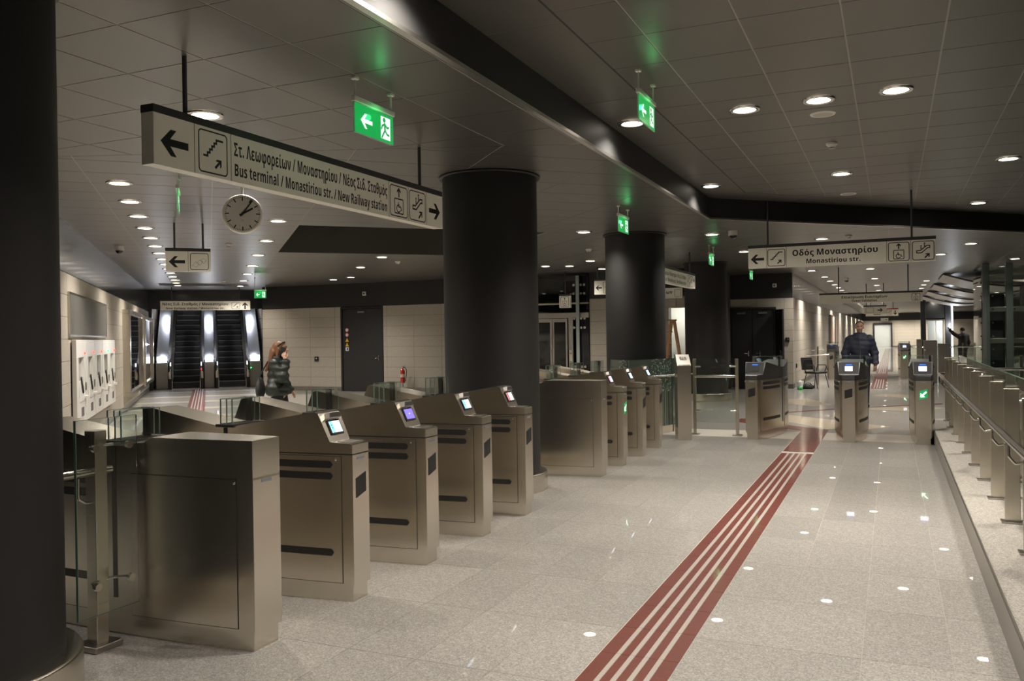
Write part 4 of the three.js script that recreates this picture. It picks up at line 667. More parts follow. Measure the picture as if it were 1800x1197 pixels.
// ---------------------------------------------------------------- glass lift in the back wall
{
  const o = thing('glass_lift', 'dark glass fronted lift with steel sliding doors between the stone walls', 'lift', [-8.2, 0, BZ]);
  part('shaft_back', at(box(1.5, 3.2, 0.05), 0, 1.6, -2.0), M.black, o); for (const s of [-1, 1]) part('shaft_side', at(box(0.05, 3.2, 2.0), s * 0.74, 1.6, -1.0), M.black, o);
  part('front_glass', at(box(1.5, 1.02, 0.012), -0.05, 2.72, 0.02), M.glass, o); part('transom', at(rbox(1.54, 0.14, 0.06, 0.004), 0, 2.14, 0.03), M.steelDark, o); part('transom', at(rbox(1.54, 0.05, 0.06, 0.004), 0, 2.46, 0.03), M.steel, o);
  for (const s of [-1, 1]) { const d = part('lift_door', at(rbox(0.44, 2.06, 0.04, 0.004), -0.3 + s * 0.225, 1.03, 0.0), M.steelDark, o); part('door_glass', at(box(0.33, 1.82, 0.01), -0.3 + s * 0.225, 1.05, 0.018), P({ color: lin(0.01, 0.01, 0.01), roughness: 0.05 }), d); }
  part('jamb', at(rbox(0.13, 2.1, 0.08, 0.004), 0.25, 1.05, 0.01), M.steelDark, o); const cp = part('call_panel', at(rbox(0.08, 0.3, 0.012, 0.003), 0.25, 1.05, 0.056), M.steel, o); part('call_button', at(cyl(0.016, 0.008, 16).rotateX(E90), 0.25, 1.1, 0.065), M.redPaint, cp);
  const fin = part('glass_fin', at(box(0.09, 3.2, 0.02), 0.48, 1.6, 0.12), S({ color: lin(0.38, 0.44, 0.42), roughness: 0.15 }), o);
  for (const y of [2.95, 2.72, 2.05, 1.8, 0.75]) { for (const x of [0.36, 0.56, 0.66]) part('glass_fixing', at(cyl(0.035, 0.04, 16).rotateX(E90), x, y, 0.06), M.chrome, fin); }
  part('side_glass', at(box(0.25, 3.2, 0.012), 0.64, 1.6, 0.02), P({ color: lin(0.012, 0.013, 0.014), roughness: 0.06 }), o);
}
// ---------------------------------------------------------------- far right: glass lift tower, baffles, rails
{
  const o = thing('lift_tower', 'glass lift tower with grey steel columns beyond the balustrade', 'lift tower', [2.1, 0, -25]);
  for (const [x, z] of [[0.1, 0], [0.62, 0], [2.3, 0], [0.1, -2.4], [2.3, -2.4]]) part('steel_column', at(rbox(0.16, CEIL, 0.16, 0.01), x, CEIL / 2 - 0.01, z), S({ color: lin(0.20, 0.21, 0.215), roughness: 0.35, metalness: 0.7 }), o);
  for (const y of [0.5, 1.3, 2.1, 2.9]) part('ring_beam', at(rbox(2.3, 0.12, 0.1, 0.006), 1.2, y, 0), M.steelDark, o);
  part('glass_side', at(box(2.2, 3.2, 0.012), 1.2, 1.6, 0.09), M.glass, o); part('glass_side', at(box(0.012, 3.2, 2.3), 0.0, 1.6, -1.2), M.glass, o);
  part('lift_car', at(rbox(0.42, 2.3, 1.4, 0.02), 0.36, 1.35, -1.2), M.black, o); part('machine_block', at(rbox(0.9, 0.7, 1.0, 0.02), 1.5, 2.4, -1.2), M.black, o);
  for (let k = 0; k < 9; k++) for (const x of [-0.02, 0.24, 0.72]) part('glass_fixing', at(cyl(0.022, 0.03, 12).rotateX(E90), x, 0.4 + 0.34 * k, 0.11), M.chrome, o);
}
{
  const o = thing('lift_tower', 'distant glass lift shaft with pale doors at the far concourse', 'lift tower', [1.55, 0, -52]);
  for (const x of [0, 1.2]) part('steel_column', at(rbox(0.26, CEIL, 0.3, 0.01), x, CEIL / 2 - 0.01, 0), M.black, o);
  for (const x of [0.4, 0.8]) part('pale_door', at(rbox(0.36, 2.1, 0.05, 0.01), x, 1.05, 0), S({ color: lin(0.62, 0.64, 0.58), roughness: 0.5 }), o); part('header', at(rbox(1.2, 0.9, 0.2, 0.01), 0.6, 2.7, 0), M.black, o);
  part('light_line', at(box(0.07, 2.9, 0.05), 1.4, 1.6, 0.2), S({ color: 0xffffff, emissive: 0xf2f8ff, emissiveIntensity: 6 }), o);
  const l = new THREE.PointLight(0xf2f8ff, 6, 0, 2); l.position.set(1.4, 1.8, 0.45); l.castShadow = true; l.name = 'lamp'; o.add(l);
}
for (let k = 0; k < 4; k++) {
  const o = thing('curved_ceiling_baffle', 'curved pale ceiling sail sagging over the far concourse', 'ceiling sail', [3.3, CEIL - 0.05, -30 - 6 * k], 0, 'curved ceiling sails'), n = 20;
  part('sail', grid(n, 1, (s, t) => [-1.9 + 3.8 * s, -0.42 * Math.sin(Math.PI * s), 1.5 - 3.6 * t]), S({ color: lin(0.45, 0.43, 0.39), roughness: 0.45, side: THREE.DoubleSide }), o);
  part('sail_edge', grid(n, 1, (s, t) => [-1.9 + 3.8 * s, -0.42 * Math.sin(Math.PI * s) + 0.05 * t, 1.5]), M.ceil, o);
}
{ // cabinet group and cross rail behind the barrel gates
  const o = thing('steel_cabinet', 'brown steel machine backs grouped behind the gate with the green arrow', 'cabinet', [0.95, 0, -29]);
  part('body', at(rbox(0.36, 1.28, 0.5, 0.01), 0.1, 0.64, 0), M.steelDark, o); part('body', at(rbox(0.3, 1.18, 0.5, 0.01), 0.46, 0.59, 0.1), M.steelDark, o); part('body', at(rbox(0.16, 1.32, 0.3, 0.01), -0.2, 0.66, -0.1), M.steel, o);
  for (const [x, y] of [[-0.05, 1.0], [0.3, 0.75], [0.58, 1.12], [0.6, 0.5]]) part('stud', new THREE.SphereGeometry(0.03, 10, 8), M.chrome, o, [x, y, 0.3]);
  const c = thing('cross_rail', 'steel rail with posts closing the end of the stairwell', 'railing', [2.35, 0, -16.4]); part('rail', at(cyl(0.024, 2.9, 16).rotateZ(E90), 0, 0.93, 0), M.chrome, c); for (const x of [-1.3, -0.4, 0.5, 1.3]) part('post', at(rbox(0.05, 1.15, 0.03, 0.004), x, 0.575, -0.06), M.steel, c); part('pane', at(box(2.8, 0.95, 0.012), 0, 0.62, -0.1), M.glass, c);
  const c2 = thing('cross_rail', 'distant glass railing round the far stair opening', 'railing', [2.4, 0, -36]); for (let k = 0; k < 5; k++) part('post', at(rbox(0.06, 1.1, 0.04, 0.004), -2 + k, 0.55, 0), M.steel, c2); part('rail', at(cyl(0.024, 4.2, 12).rotateZ(E90), 0, 0.95, 0.06), M.chrome, c2); part('pane', at(box(4.1, 0.9, 0.012), 0, 0.6, 0), M.glass, c2);
  const c3 = thing('wall_rail', 'short steel rail on a post by the corridor wall behind the chair', 'railing', [-2.05, 0, -27.2]); part('post', at(rbox(0.05, 1.15, 0.03, 0.004), 0, 0.575, 0), M.steel, c3); part('rail', at(cyl(0.022, 0.62, 14).rotateZ(E90), 0, 0.9, 0.05), M.chrome, c3); for (const x of [-0.12, 0.12]) part('clamp', at(cyl(0.015, 0.1, 12).rotateZ(E90), x, 1.05, 0.03), M.chrome, c3);
  for (let k = 0; k < 2; k++) { const p = thing('wall_panel_light', k ? 'lit peach poster box on the corridor wall farther along' : 'lit peach poster box on the corridor wall', 'poster box', [CX + 0.06, 0.75, -41.5 - 3.4 * k], E90); part('frame', rbox(2.2, 1.6, 0.1, 0.01), M.steelDark, p, [0, 0.8, 0]); part('print', box(1.9, 1.45, 0.02), S({ map: canvasTex(64, 64, (g) => { g.fillStyle = '#d8b79a'; g.fillRect(0, 0, 64, 64); g.fillStyle = '#8d5e48'; g.fillRect(20, 10, 10, 50); g.fillStyle = '#efe2d0'; g.fillRect(34, 6, 12, 54); }), roughness: 0.5 }), p, [0, 0.8, 0.05]); }
}

// ---------------------------------------------------------------- small things
function extinguisher(label, pos, turn) {
  const o = thing('fire_extinguisher', label, 'fire extinguisher', pos, turn);
  part('cylinder', new THREE.LatheGeometry([[0, 0], [0.062, 0], [0.066, 0.012], [0.066, 0.33], [0.055, 0.37], [0.026, 0.395], [0.022, 0.42], [0, 0.42]].map(p => new THREE.Vector2(...p)), 28), M.redPaint, o);
  part('valve', at(rbox(0.035, 0.05, 0.035, 0.006), 0, 0.44, 0), M.steelDark, o); part('lever', mergeGeometries([at(rbox(0.11, 0.012, 0.022, 0.004).rotateZ(0.25), 0.035, 0.475, 0), at(rbox(0.09, 0.01, 0.02, 0.004).rotateZ(-0.1), 0.04, 0.45, 0)]), M.black, o);
  part('hose', tube([[0.015, 0.44, 0.01], [0.09, 0.43, 0.02], [0.125, 0.34, 0.02], [0.115, 0.2, 0.02], [0.1, 0.1, 0.02]], 0.011, 24, 8), M.black, o); part('nozzle', at(cyl(0.016, 0.07, 12, 0.01), 0.098, 0.075, 0.02), M.black, o);
  part('label_band', at(new THREE.CylinderGeometry(0.0664, 0.0664, 0.09, 28, 1, true), 0, 0.2, 0), S({ color: lin(0.55, 0.5, 0.42), roughness: 0.5 }), o);
}
extinguisher('red fire extinguisher standing on the floor beside the dark doorway', [-2.93, 0, -24.5], 0.4);
{ const o = thing('extinguisher_stand', 'low steel stand under the wall extinguisher by the back wall', 'stand', [-13.1, 0, -21.62]); part('post', at(cyl(0.02, 0.28, 14), 0, 0.14, 0), M.steelDark, o); part('foot', at(cyl(0.12, 0.015, 24), 0, 0.0075, 0), M.steelDark, o); part('tray', at(cyl(0.08, 0.012, 24), 0, 0.285, 0), M.steelDark, o); }
extinguisher('red fire extinguisher against the stone wall behind the near gates', [-13.1, 0.292, -21.62], 0.2);
{ const o = thing('plastic_jug', 'white plastic jug with green liquid on the floor by the wall corner', 'jug', [-2.36, 0, -25.02]);
  part('liquid', new THREE.LatheGeometry([[0, 0], [0.07, 0], [0.076, 0.01], [0.076, 0.085], [0, 0.085]].map(p => new THREE.Vector2(...p)), 24), S({ color: lin(0.06, 0.42, 0.12), roughness: 0.3 }), o);
  part('bottle', new THREE.LatheGeometry([[0.076, 0.086], [0.076, 0.2], [0.055, 0.235], [0.026, 0.25], [0.026, 0.272], [0, 0.272]].map(p => new THREE.Vector2(...p)), 24), S({ color: lin(0.72, 0.74, 0.70), roughness: 0.4 }), o); part('cap', at(cyl(0.028, 0.02, 20), 0, 0.28, 0), M.white, o); part('handle', tube([[0.05, 0.235, 0], [0.09, 0.22, 0], [0.09, 0.16, 0], [0.07, 0.14, 0]], 0.009, 14, 8), M.white, o); }
{ const o = thing('tool_bag', 'black bag slumped on the floor between jug and chair', 'bag', [-2.17, 0, -25.25], 0.2), g = new THREE.SphereGeometry(1, 28, 16), p = g.attributes.position; for (let i = 0; i < p.count; i++) { const x = p.getX(i), y = p.getY(i), z = p.getZ(i), n = 1 + 0.09 * Math.sin(7 * x + 4 * z) + 0.06 * Math.sin(11 * y + 5 * x); p.setXYZ(i, x * 0.17 * n, Math.max(-0.06, y * 0.085 * n) + 0.06, z * 0.11 * n); } g.computeVertexNormals(); part('sack', g, S({ color: lin(0.014, 0.014, 0.015), roughness: 0.6 }), o); part('strap', tube([[-0.1, 0.12, 0.02], [-0.04, 0.17, 0.05], [0.05, 0.165, 0.04], [0.1, 0.11, 0.03]], 0.01, 18, 8), M.black, o); }
{ const o = thing('office_chair', 'black padded armchair on tube legs by the corridor wall', 'chair', [-2.0, 0, -25.75], 0.95), fab = S({ color: lin(0.016, 0.016, 0.017), roughness: 0.75 });
  const pad = (w, h, d, r) => rbox(w, h, d, r, 4); part('seat', at(pad(0.46, 0.06, 0.44, 0.028), 0, 0.44, 0), fab, o); const b = part('backrest', at(pad(0.44, 0.36, 0.05, 0.024), 0, 0.72, -0.23), fab, o); b.rotation.x = -0.12;
  for (const s of [-1, 1]) { part('leg', tube([[s * 0.19, 0.42, 0.16], [s * 0.22, 0.2, 0.21], [s * 0.24, 0.01, 0.25]], 0.011, 14, 8), M.black, o); part('leg', tube([[s * 0.19, 0.42, -0.16], [s * 0.22, 0.2, -0.21], [s * 0.24, 0.01, -0.25]], 0.011, 14, 8), M.black, o); part('arm', tube([[s * 0.22, 0.43, -0.18], [s * 0.25, 0.55, -0.17], [s * 0.25, 0.645, -0.14], [s * 0.25, 0.65, 0.14], [s * 0.24, 0.58, 0.17], [s * 0.21, 0.43, 0.13]], 0.012, 30, 8), M.black, o); }
  part('back_tube', tube([[-0.17, 0.42, -0.18], [-0.17, 0.56, -0.24], [-0.16, 0.8, -0.27], [0.16, 0.8, -0.27], [0.17, 0.56, -0.24], [0.17, 0.42, -0.18]], 0.01, 36, 8), M.black, o); }
{ const o = thing('step_ladder', 'wooden step ladder standing in front of the lit doorway', 'ladder', [-4.72, 0, -20.0], 0.15), bar = (a, b, w, n) => { const A = new THREE.Vector3(...a), B = new THREE.Vector3(...b), m = part(n, rbox(w, A.distanceTo(B), 0.035, 0.004), M.wood, o); m.position.copy(A).lerp(B, 0.5); m.quaternion.setFromUnitVectors(new THREE.Vector3(0, 1, 0), B.clone().sub(A).normalize()); };
  for (const z of [0.24, -0.24]) { bar([-0.27, 0, z], [-0.03, 1.92, z * 0.7], 0.055, 'rail'); bar([0.30, 0, z], [0.03, 1.92, z * 0.7], 0.05, 'rail'); }
  for (let k = 1; k < 7; k++) { const t = k / 7, x = -0.27 + 0.24 * t; part('tread', rbox(0.09, 0.025, 0.48 - 0.14 * t, 0.004), M.wood, o, [x, 1.92 * t, 0]); } part('top', rbox(0.16, 0.03, 0.36, 0.005), M.wood, o, [0, 1.92, 0]); bar([0.2, 0.7, 0.24], [-0.16, 0.9, 0.22], 0.03, 'brace'); bar([-0.18, 0.72, 0.24], [0.17, 0.98, 0.21], 0.03, 'brace'); }
{ const a = thing('wall_intercom', 'small black intercom box on the stone wall corner by the dark door', 'intercom', [-2.72, 1.38, DZ + 0.02]); part('case', rbox(0.11, 0.13, 0.05, 0.01), M.black, a); part('button', at(cyl(0.018, 0.01, 14).rotateX(E90), 0.02, 0.02, 0.028), M.steelDark, a);
  const b = thing('wall_camera', 'tiny white sensor box on the black band above the service door', 'sensor', [-3.05, 2.93, DZ + 0.03]); part('case', rbox(0.11, 0.11, 0.06, 0.012), M.white, b); part('lens', at(cyl(0.026, 0.02, 16).rotateX(E90), 0, 0, 0.032), M.black, b);
  const c = thing('wall_camera', 'tiny white sensor box on the black band above the stickered door', 'sensor', [-14.55, 2.95, BZ + 0.03]); part('case', rbox(0.12, 0.12, 0.06, 0.012), M.white, c); part('lens', at(cyl(0.028, 0.02, 16).rotateX(E90), 0, 0, 0.032), M.black, c);
  const d = thing('wall_socket', 'small dark socket box low on the corridor wall by the chair', 'socket', [CX + 0.02, 0.62, -26.1], E90); part('case', rbox(0.08, 0.13, 0.03, 0.006), M.black, d); part('face', at(rbox(0.05, 0.05, 0.01, 0.003), 0, 0.01, 0.017), M.steelDark, d);
  const e = thing('call_point', 'small dark push button unit on the stone wall behind the woman', 'push button', [-16.35, 0.98, BZ + 0.02]); part('case', rbox(0.13, 0.15, 0.05, 0.01), M.black, e); part('button', at(cyl(0.02, 0.02, 16).rotateX(E90), 0.015, 0.02, 0.03), M.white, e); }

// ---------------------------------------------------------------- people
const smin = (a, b, k) => { const h = Math.max(0, Math.min(1, 0.5 + 0.5 * (b - a) / k)); return b + (a - b) * h - k * h * (1 - h); };
function capsule(b) { const [ax, ay, az, bx, by, bz, ra, rb] = b, dx = bx - ax, dy = by - ay, dz = bz - az, l2 = dx * dx + dy * dy + dz * dz || 1e-9; return (x, y, z) => { const px = x - ax, py = y - ay, pz = z - az, h = Math.max(0, Math.min(1, (px * dx + py * dy + pz * dz) / l2)); return Math.hypot(px - dx * h, py - dy * h, pz - dz * h) - (ra + (rb - ra) * h); }; }
const ellipsoid = (cx, cy, cz, rx, ry, rz) => (x, y, z) => { const a = (x - cx) / rx, b = (y - cy) / ry, c = (z - cz) / rz, k = Math.hypot(a, b, c); return (k - 1) * Math.min(rx, ry, rz); };
function sdfMesh(fns, k, lo, hi, cell, keep, off) {
  const S0 = Math.max(hi[0] - lo[0], hi[1] - lo[1], hi[2] - lo[2]) / 2 * 1.04, n = Math.ceil(2 * S0 / cell) + 4, c = [(lo[0] + hi[0]) / 2, (lo[1] + hi[1]) / 2, (lo[2] + hi[2]) / 2];
  const mc = new MarchingCubes(n, new THREE.MeshBasicMaterial(), false, false, 160000); mc.isolation = 0; const half = n / 2;
  mc.field.fill(-1);
  for (let z = 0; z < n; z++) for (let y = 0; y < n; y++) for (let x = 0; x < n; x++) {
    const wx = c[0] + (x - half) / half * S0, wy = c[1] + (y - half) / half * S0, wz = c[2] + (z - half) / half * S0;
    if (wx < lo[0] - cell || wx > hi[0] + cell || wy < lo[1] - cell || wy > hi[1] + cell || wz < lo[2] - cell || wz > hi[2] + cell) continue;
    let d = 9; for (const f of fns) d = smin(d, f(wx, wy, wz), k); if (off && d < 0.08) d -= off(wx, wy, wz); if (keep) d = Math.max(d, keep(wx, wy, wz)); mc.field[x + y * n + z * n * n] = -d;
  }
  mc.update(); const cnt = mc.count, p = new Float32Array(cnt * 3); for (let i = 0; i < cnt; i++) for (let a = 0; a < 3; a++) p[3 * i + a] = mc.positionArray[3 * i + a] * S0 + c[a];
  let g = new THREE.BufferGeometry(); g.setAttribute('position', new THREE.BufferAttribute(p, 3)); g = mergeVertices(g, 1e-5); g.computeVertexNormals();
  let vol = 0; const q = g.attributes.position, ix = g.index.array; for (let i = 0; i < ix.length; i += 3) { const [a, b, d] = [ix[i], ix[i + 1], ix[i + 2]]; vol += q.getX(a) * (q.getY(b) * q.getZ(d) - q.getZ(b) * q.getY(d)) - q.getY(a) * (q.getX(b) * q.getZ(d) - q.getZ(b) * q.getX(d)) + q.getZ(a) * (q.getX(b) * q.getY(d) - q.getY(b) * q.getX(d)); }
  if (vol < 0) { for (let i = 0; i < ix.length; i += 3) { const t = ix[i + 1]; ix[i + 1] = ix[i + 2]; ix[i + 2] = t; } g.computeVertexNormals(); }
  return g;
}
function paint(g, fn) { const p = g.attributes.position, c = new Float32Array(p.count * 3); for (let i = 0; i < p.count; i++) { const v = fn(p.getX(i), p.getY(i), p.getZ(i)); c.set(v, 3 * i); } g.setAttribute('color', new THREE.BufferAttribute(c, 3)); return g; }
// a hand: palm and five fingers, from wrist point along a direction; side = +1 / -1 says where the thumb goes
function handFns(wrist, dir, across, curl, nrm) {
  const add = (p, v, s) => [p[0] + v[0] * s, p[1] + v[1] * s, p[2] + v[2] * s], F = [];
  const pc = add(wrist, dir, 0.045); F.push(capsule([...wrist, ...pc, 0.024, 0.026])); for (const s of [-0.022, 0, 0.022]) F.push(capsule([...add(wrist, dir, 0.02), ...add(add(wrist, dir, 0.085), across, s), 0.014, 0.012]));
  const len = [0.066, 0.078, 0.073, 0.056]; for (let k = 0; k < 4; k++) { const s = 0.03 - 0.02 * k, a = add(add(wrist, dir, 0.085), across, s), b = add(add(a, dir, len[k] * 0.5), nrm, curl * 0.018), c = add(add(b, dir, len[k] * (0.5 - 0.25 * curl)), nrm, curl * 0.035); F.push(capsule([...a, ...b, 0.0092, 0.0085]), capsule([...b, ...c, 0.0085, 0.007])); }
  const t0 = add(add(wrist, dir, 0.03), across, 0.026), t1 = add(add(t0, dir, 0.03), across, 0.026), t2 = add(add(t1, dir, 0.03), nrm, 0.012 * curl); F.push(capsule([...t0, ...t1, 0.012, 0.0105]), capsule([...t1, ...t2, 0.0105, 0.0085])); return F;
}
function headFns(cy, cz, s = 1, cx = 0) {
  const e = (x, y, z, a, b, c) => ellipsoid(cx + x * s, cy + y * s, cz + z * s, a * s, b * s, c * s);
  return [e(0, 0.03, -0.012, 0.077, 0.092, 0.096), e(0, -0.04, 0.03, 0.058, 0.075, 0.062), e(0, -0.088, 0.052, 0.03, 0.022, 0.026), e(0, -0.012, 0.102, 0.012, 0.024, 0.014), e(0, -0.026, 0.108, 0.0165, 0.01, 0.012), e(0, 0.034, 0.08, 0.05, 0.012, 0.014), e(0.076, -0.002, -0.005, 0.011, 0.03, 0.019), e(-0.076, -0.002, -0.005, 0.011, 0.03, 0.019), e(0, -0.055, 0.086, 0.022, 0.006, 0.008), e(0, -0.066, 0.084, 0.019, 0.007, 0.008), e(0.036, -0.02, 0.066, 0.024, 0.022, 0.02), e(-0.036, -0.02, 0.066, 0.024, 0.022, 0.02)];
}
const skinPaint = (cy, cz, s, base, cx = 0, beard = 0) => (x, y, z) => {
  const X = (x - cx) / s, Y = (y - cy) / s, Z = (z - cz) / s; let c = base.slice();
  if (Z > 0.05 && Math.abs(Math.abs(X) - 0.031) < 0.013 && Math.abs(Y - 0.012) < 0.006) c = [0.03, 0.022, 0.02];
  else if (Z > 0.05 && Math.abs(Math.abs(X) - 0.032) < 0.02 && Math.abs(Y - 0.033) < 0.005) c = [0.035, 0.025, 0.02];
  else if (Z > 0.06 && Math.abs(X) < 0.024 && Y > -0.073 && Y < -0.05) c = [base[0] * 0.75, base[1] * 0.45, base[2] * 0.45];
  else if (beard && Y < -0.035 && Z > 0.0) c = base.map(v => v * 0.55);
  return c;
};
const bx = (fns, grow) => fns.map(f => (x, y, z) => f(x, y, z) - grow);
function person(label, pos, turn, q) {
  const o = thing('person', label, 'person', pos, turn), A = q.limbs;
  const all = Object.values(A).flat().map(capsule), lo = q.lo, hi = q.hi;
  const bodyG = [sdfMesh(all, 0.03, lo, hi, 0.022), sdfMesh([...headFns(q.hy, q.hz, q.hs, q.hx), capsule([0, q.neck[0], q.neck[1], q.hx, q.hy - 0.06, q.hz, 0.055, 0.052])], 0.012, [q.hx - 0.1, q.hy - 0.17, q.hz - 0.13], [q.hx + 0.1, q.hy + 0.14, q.hz + 0.14], 0.005)];
  for (const h of q.hands) { const f = handFns(...h), w = h[0], d = h[1], m = 0.085, c = [0, 1, 2].map(a => w[a] + d[a] * 0.085); bodyG.push(sdfMesh(f, 0.006, c.map(v => v - m - 0.03), c.map(v => v + m + 0.03), 0.0048)); }
  const body = mergeGeometries(bodyG.map(g => paint(g, skinPaint(q.hy, q.hz, q.hs, q.skin, q.hx, q.beard)))); part('body', body, S({ vertexColors: true, roughness: 0.6 }), o);
  part('trousers', sdfMesh(bx([...A.legs, ...A.pelvis].map(capsule), 0.018), 0.03, lo, [hi[0], q.waist + 0.12, hi[2]], 0.019, (x, y) => 0.07 - y), q.trousers, o);
  for (const s of A.feet) part('shoe', sdfMesh(bx([capsule(s)], 0.014), 0.01, [Math.min(s[0], s[3]) - 0.1, 0, Math.min(s[2], s[5]) - 0.1], [Math.max(s[0], s[3]) + 0.1, 0.18, Math.max(s[2], s[5]) + 0.1], 0.011, (x, y) => 0.004 - y), M.rubber, o);
  const puff = (x, y, z) => q.puff * Math.sin(y * 62 + 1.3 * Math.sin(9 * x)) + 0.003 * Math.sin(31 * x + 23 * z + 17 * y);
  const jf = [...A.torso, ...A.arms, ...(A.collar || [])].map(capsule); part('jacket', sdfMesh(jf, 0.035, [lo[0], q.waist - 0.16, lo[2]], hi, 0.0155, (x, y, z) => q.cut(x, y, z), (x, y, z) => 0.024 + puff(x, y, z)), q.jacket, o);
  const hairF = q.hair.map(e => e.length === 6 ? ellipsoid(...e) : capsule(e)); part('hair', sdfMesh(hairF, 0.02, q.hairLo, q.hairHi, 0.0075, (x, y, z) => q.face(x, y, z)), q.hairMat, o);
  return o;
}
const cloth = (r, g, b, rough = 0.75) => S({ color: lin(r, g, b), roughness: rough });
{ // man in a navy jacket walking towards the gates
  const o = person('man with short dark hair in a navy jacket walking behind a barrel gate', [-0.63, 0, -19.5], 0.06, {
    skin: [0.42, 0.25, 0.175], beard: 1, hy: 1.675, hz: 0.03, hs: 1.02, hx: 0, neck: [1.47, -0.01], lo: [-0.42, 0, -0.35], hi: [0.42, 1.62, 0.4], waist: 0.98, puff: 0.003,
    limbs: {
      legs: [[0.1, 0.92, 0, 0.11, 0.5, 0.07, 0.085, 0.06], [0.11, 0.5, 0.07, 0.11, 0.1, -0.02, 0.058, 0.042], [-0.1, 0.92, 0, -0.11, 0.5, 0.0, 0.085, 0.06], [-0.11, 0.5, 0.0, -0.11, 0.1, -0.16, 0.058, 0.042]],
      pelvis: [[-0.08, 0.95, 0, 0.08, 0.95, 0, 0.11, 0.11]], feet: [[0.11, 0.05, -0.05, 0.12, 0.04, 0.16, 0.042, 0.036], [-0.11, 0.06, -0.2, -0.12, 0.04, 0.0, 0.042, 0.036]],
      torso: [[0, 0.95, 0, 0, 1.2, -0.01, 0.135, 0.15], [0, 1.2, -0.01, 0, 1.4, -0.02, 0.15, 0.13], [-0.17, 1.42, -0.02, 0.17, 1.42, -0.02, 0.075, 0.075], [-0.09, 0.98, 0, 0.09, 0.98, 0, 0.12, 0.12], [-0.09, 1.28, 0, 0.09, 1.28, 0, 0.125, 0.125]],
      arms: [[0.2, 1.41, -0.02, 0.285, 1.14, -0.03, 0.068, 0.056], [0.285, 1.14, -0.03, 0.3, 0.9, 0.07, 0.055, 0.044], [-0.2, 1.41, -0.02, -0.285, 1.14, 0.0, 0.068, 0.056], [-0.285, 1.14, 0.0, -0.27, 0.9, 0.12, 0.055, 0.044]], collar: [[-0.03, 1.5, -0.02, 0.03, 1.5, -0.02, 0.078, 0.078]],
    },
    hands: [[[0.3, 0.885, 0.08], [0.02, -0.95, 0.3], [-0.6, 0, 0.8], 1, [-0.8, 0, -0.5]], [[-0.27, 0.885, 0.13], [0.0, -0.95, 0.3], [0.6, 0, 0.8], 1, [0.8, 0, -0.5]]],
    trousers: cloth(0.012, 0.013, 0.016), jacket: cloth(0.008, 0.013, 0.032, 0.6), cut: (x, y, z) => Math.max(0.9 - y, y - 1.565),
    hair: [[0, 1.725, 0.005, 0.085, 0.082, 0.1], [0, 1.69, -0.03, 0.083, 0.08, 0.085]], hairLo: [-0.13, 1.58, -0.16], hairHi: [0.13, 1.84, 0.16], hairMat: cloth(0.012, 0.010, 0.009, 0.6), face: (x, y, z) => Math.max(z - 0.055 - Math.max(0, (y - 1.745)) * 1.2, 1.635 - y + Math.max(0, z + 0.02) * 1.5),
  });
  part('zip', at(box(0.008, 0.5, 0.008), 0, 1.2, 0.168), M.steelDark, o);
}
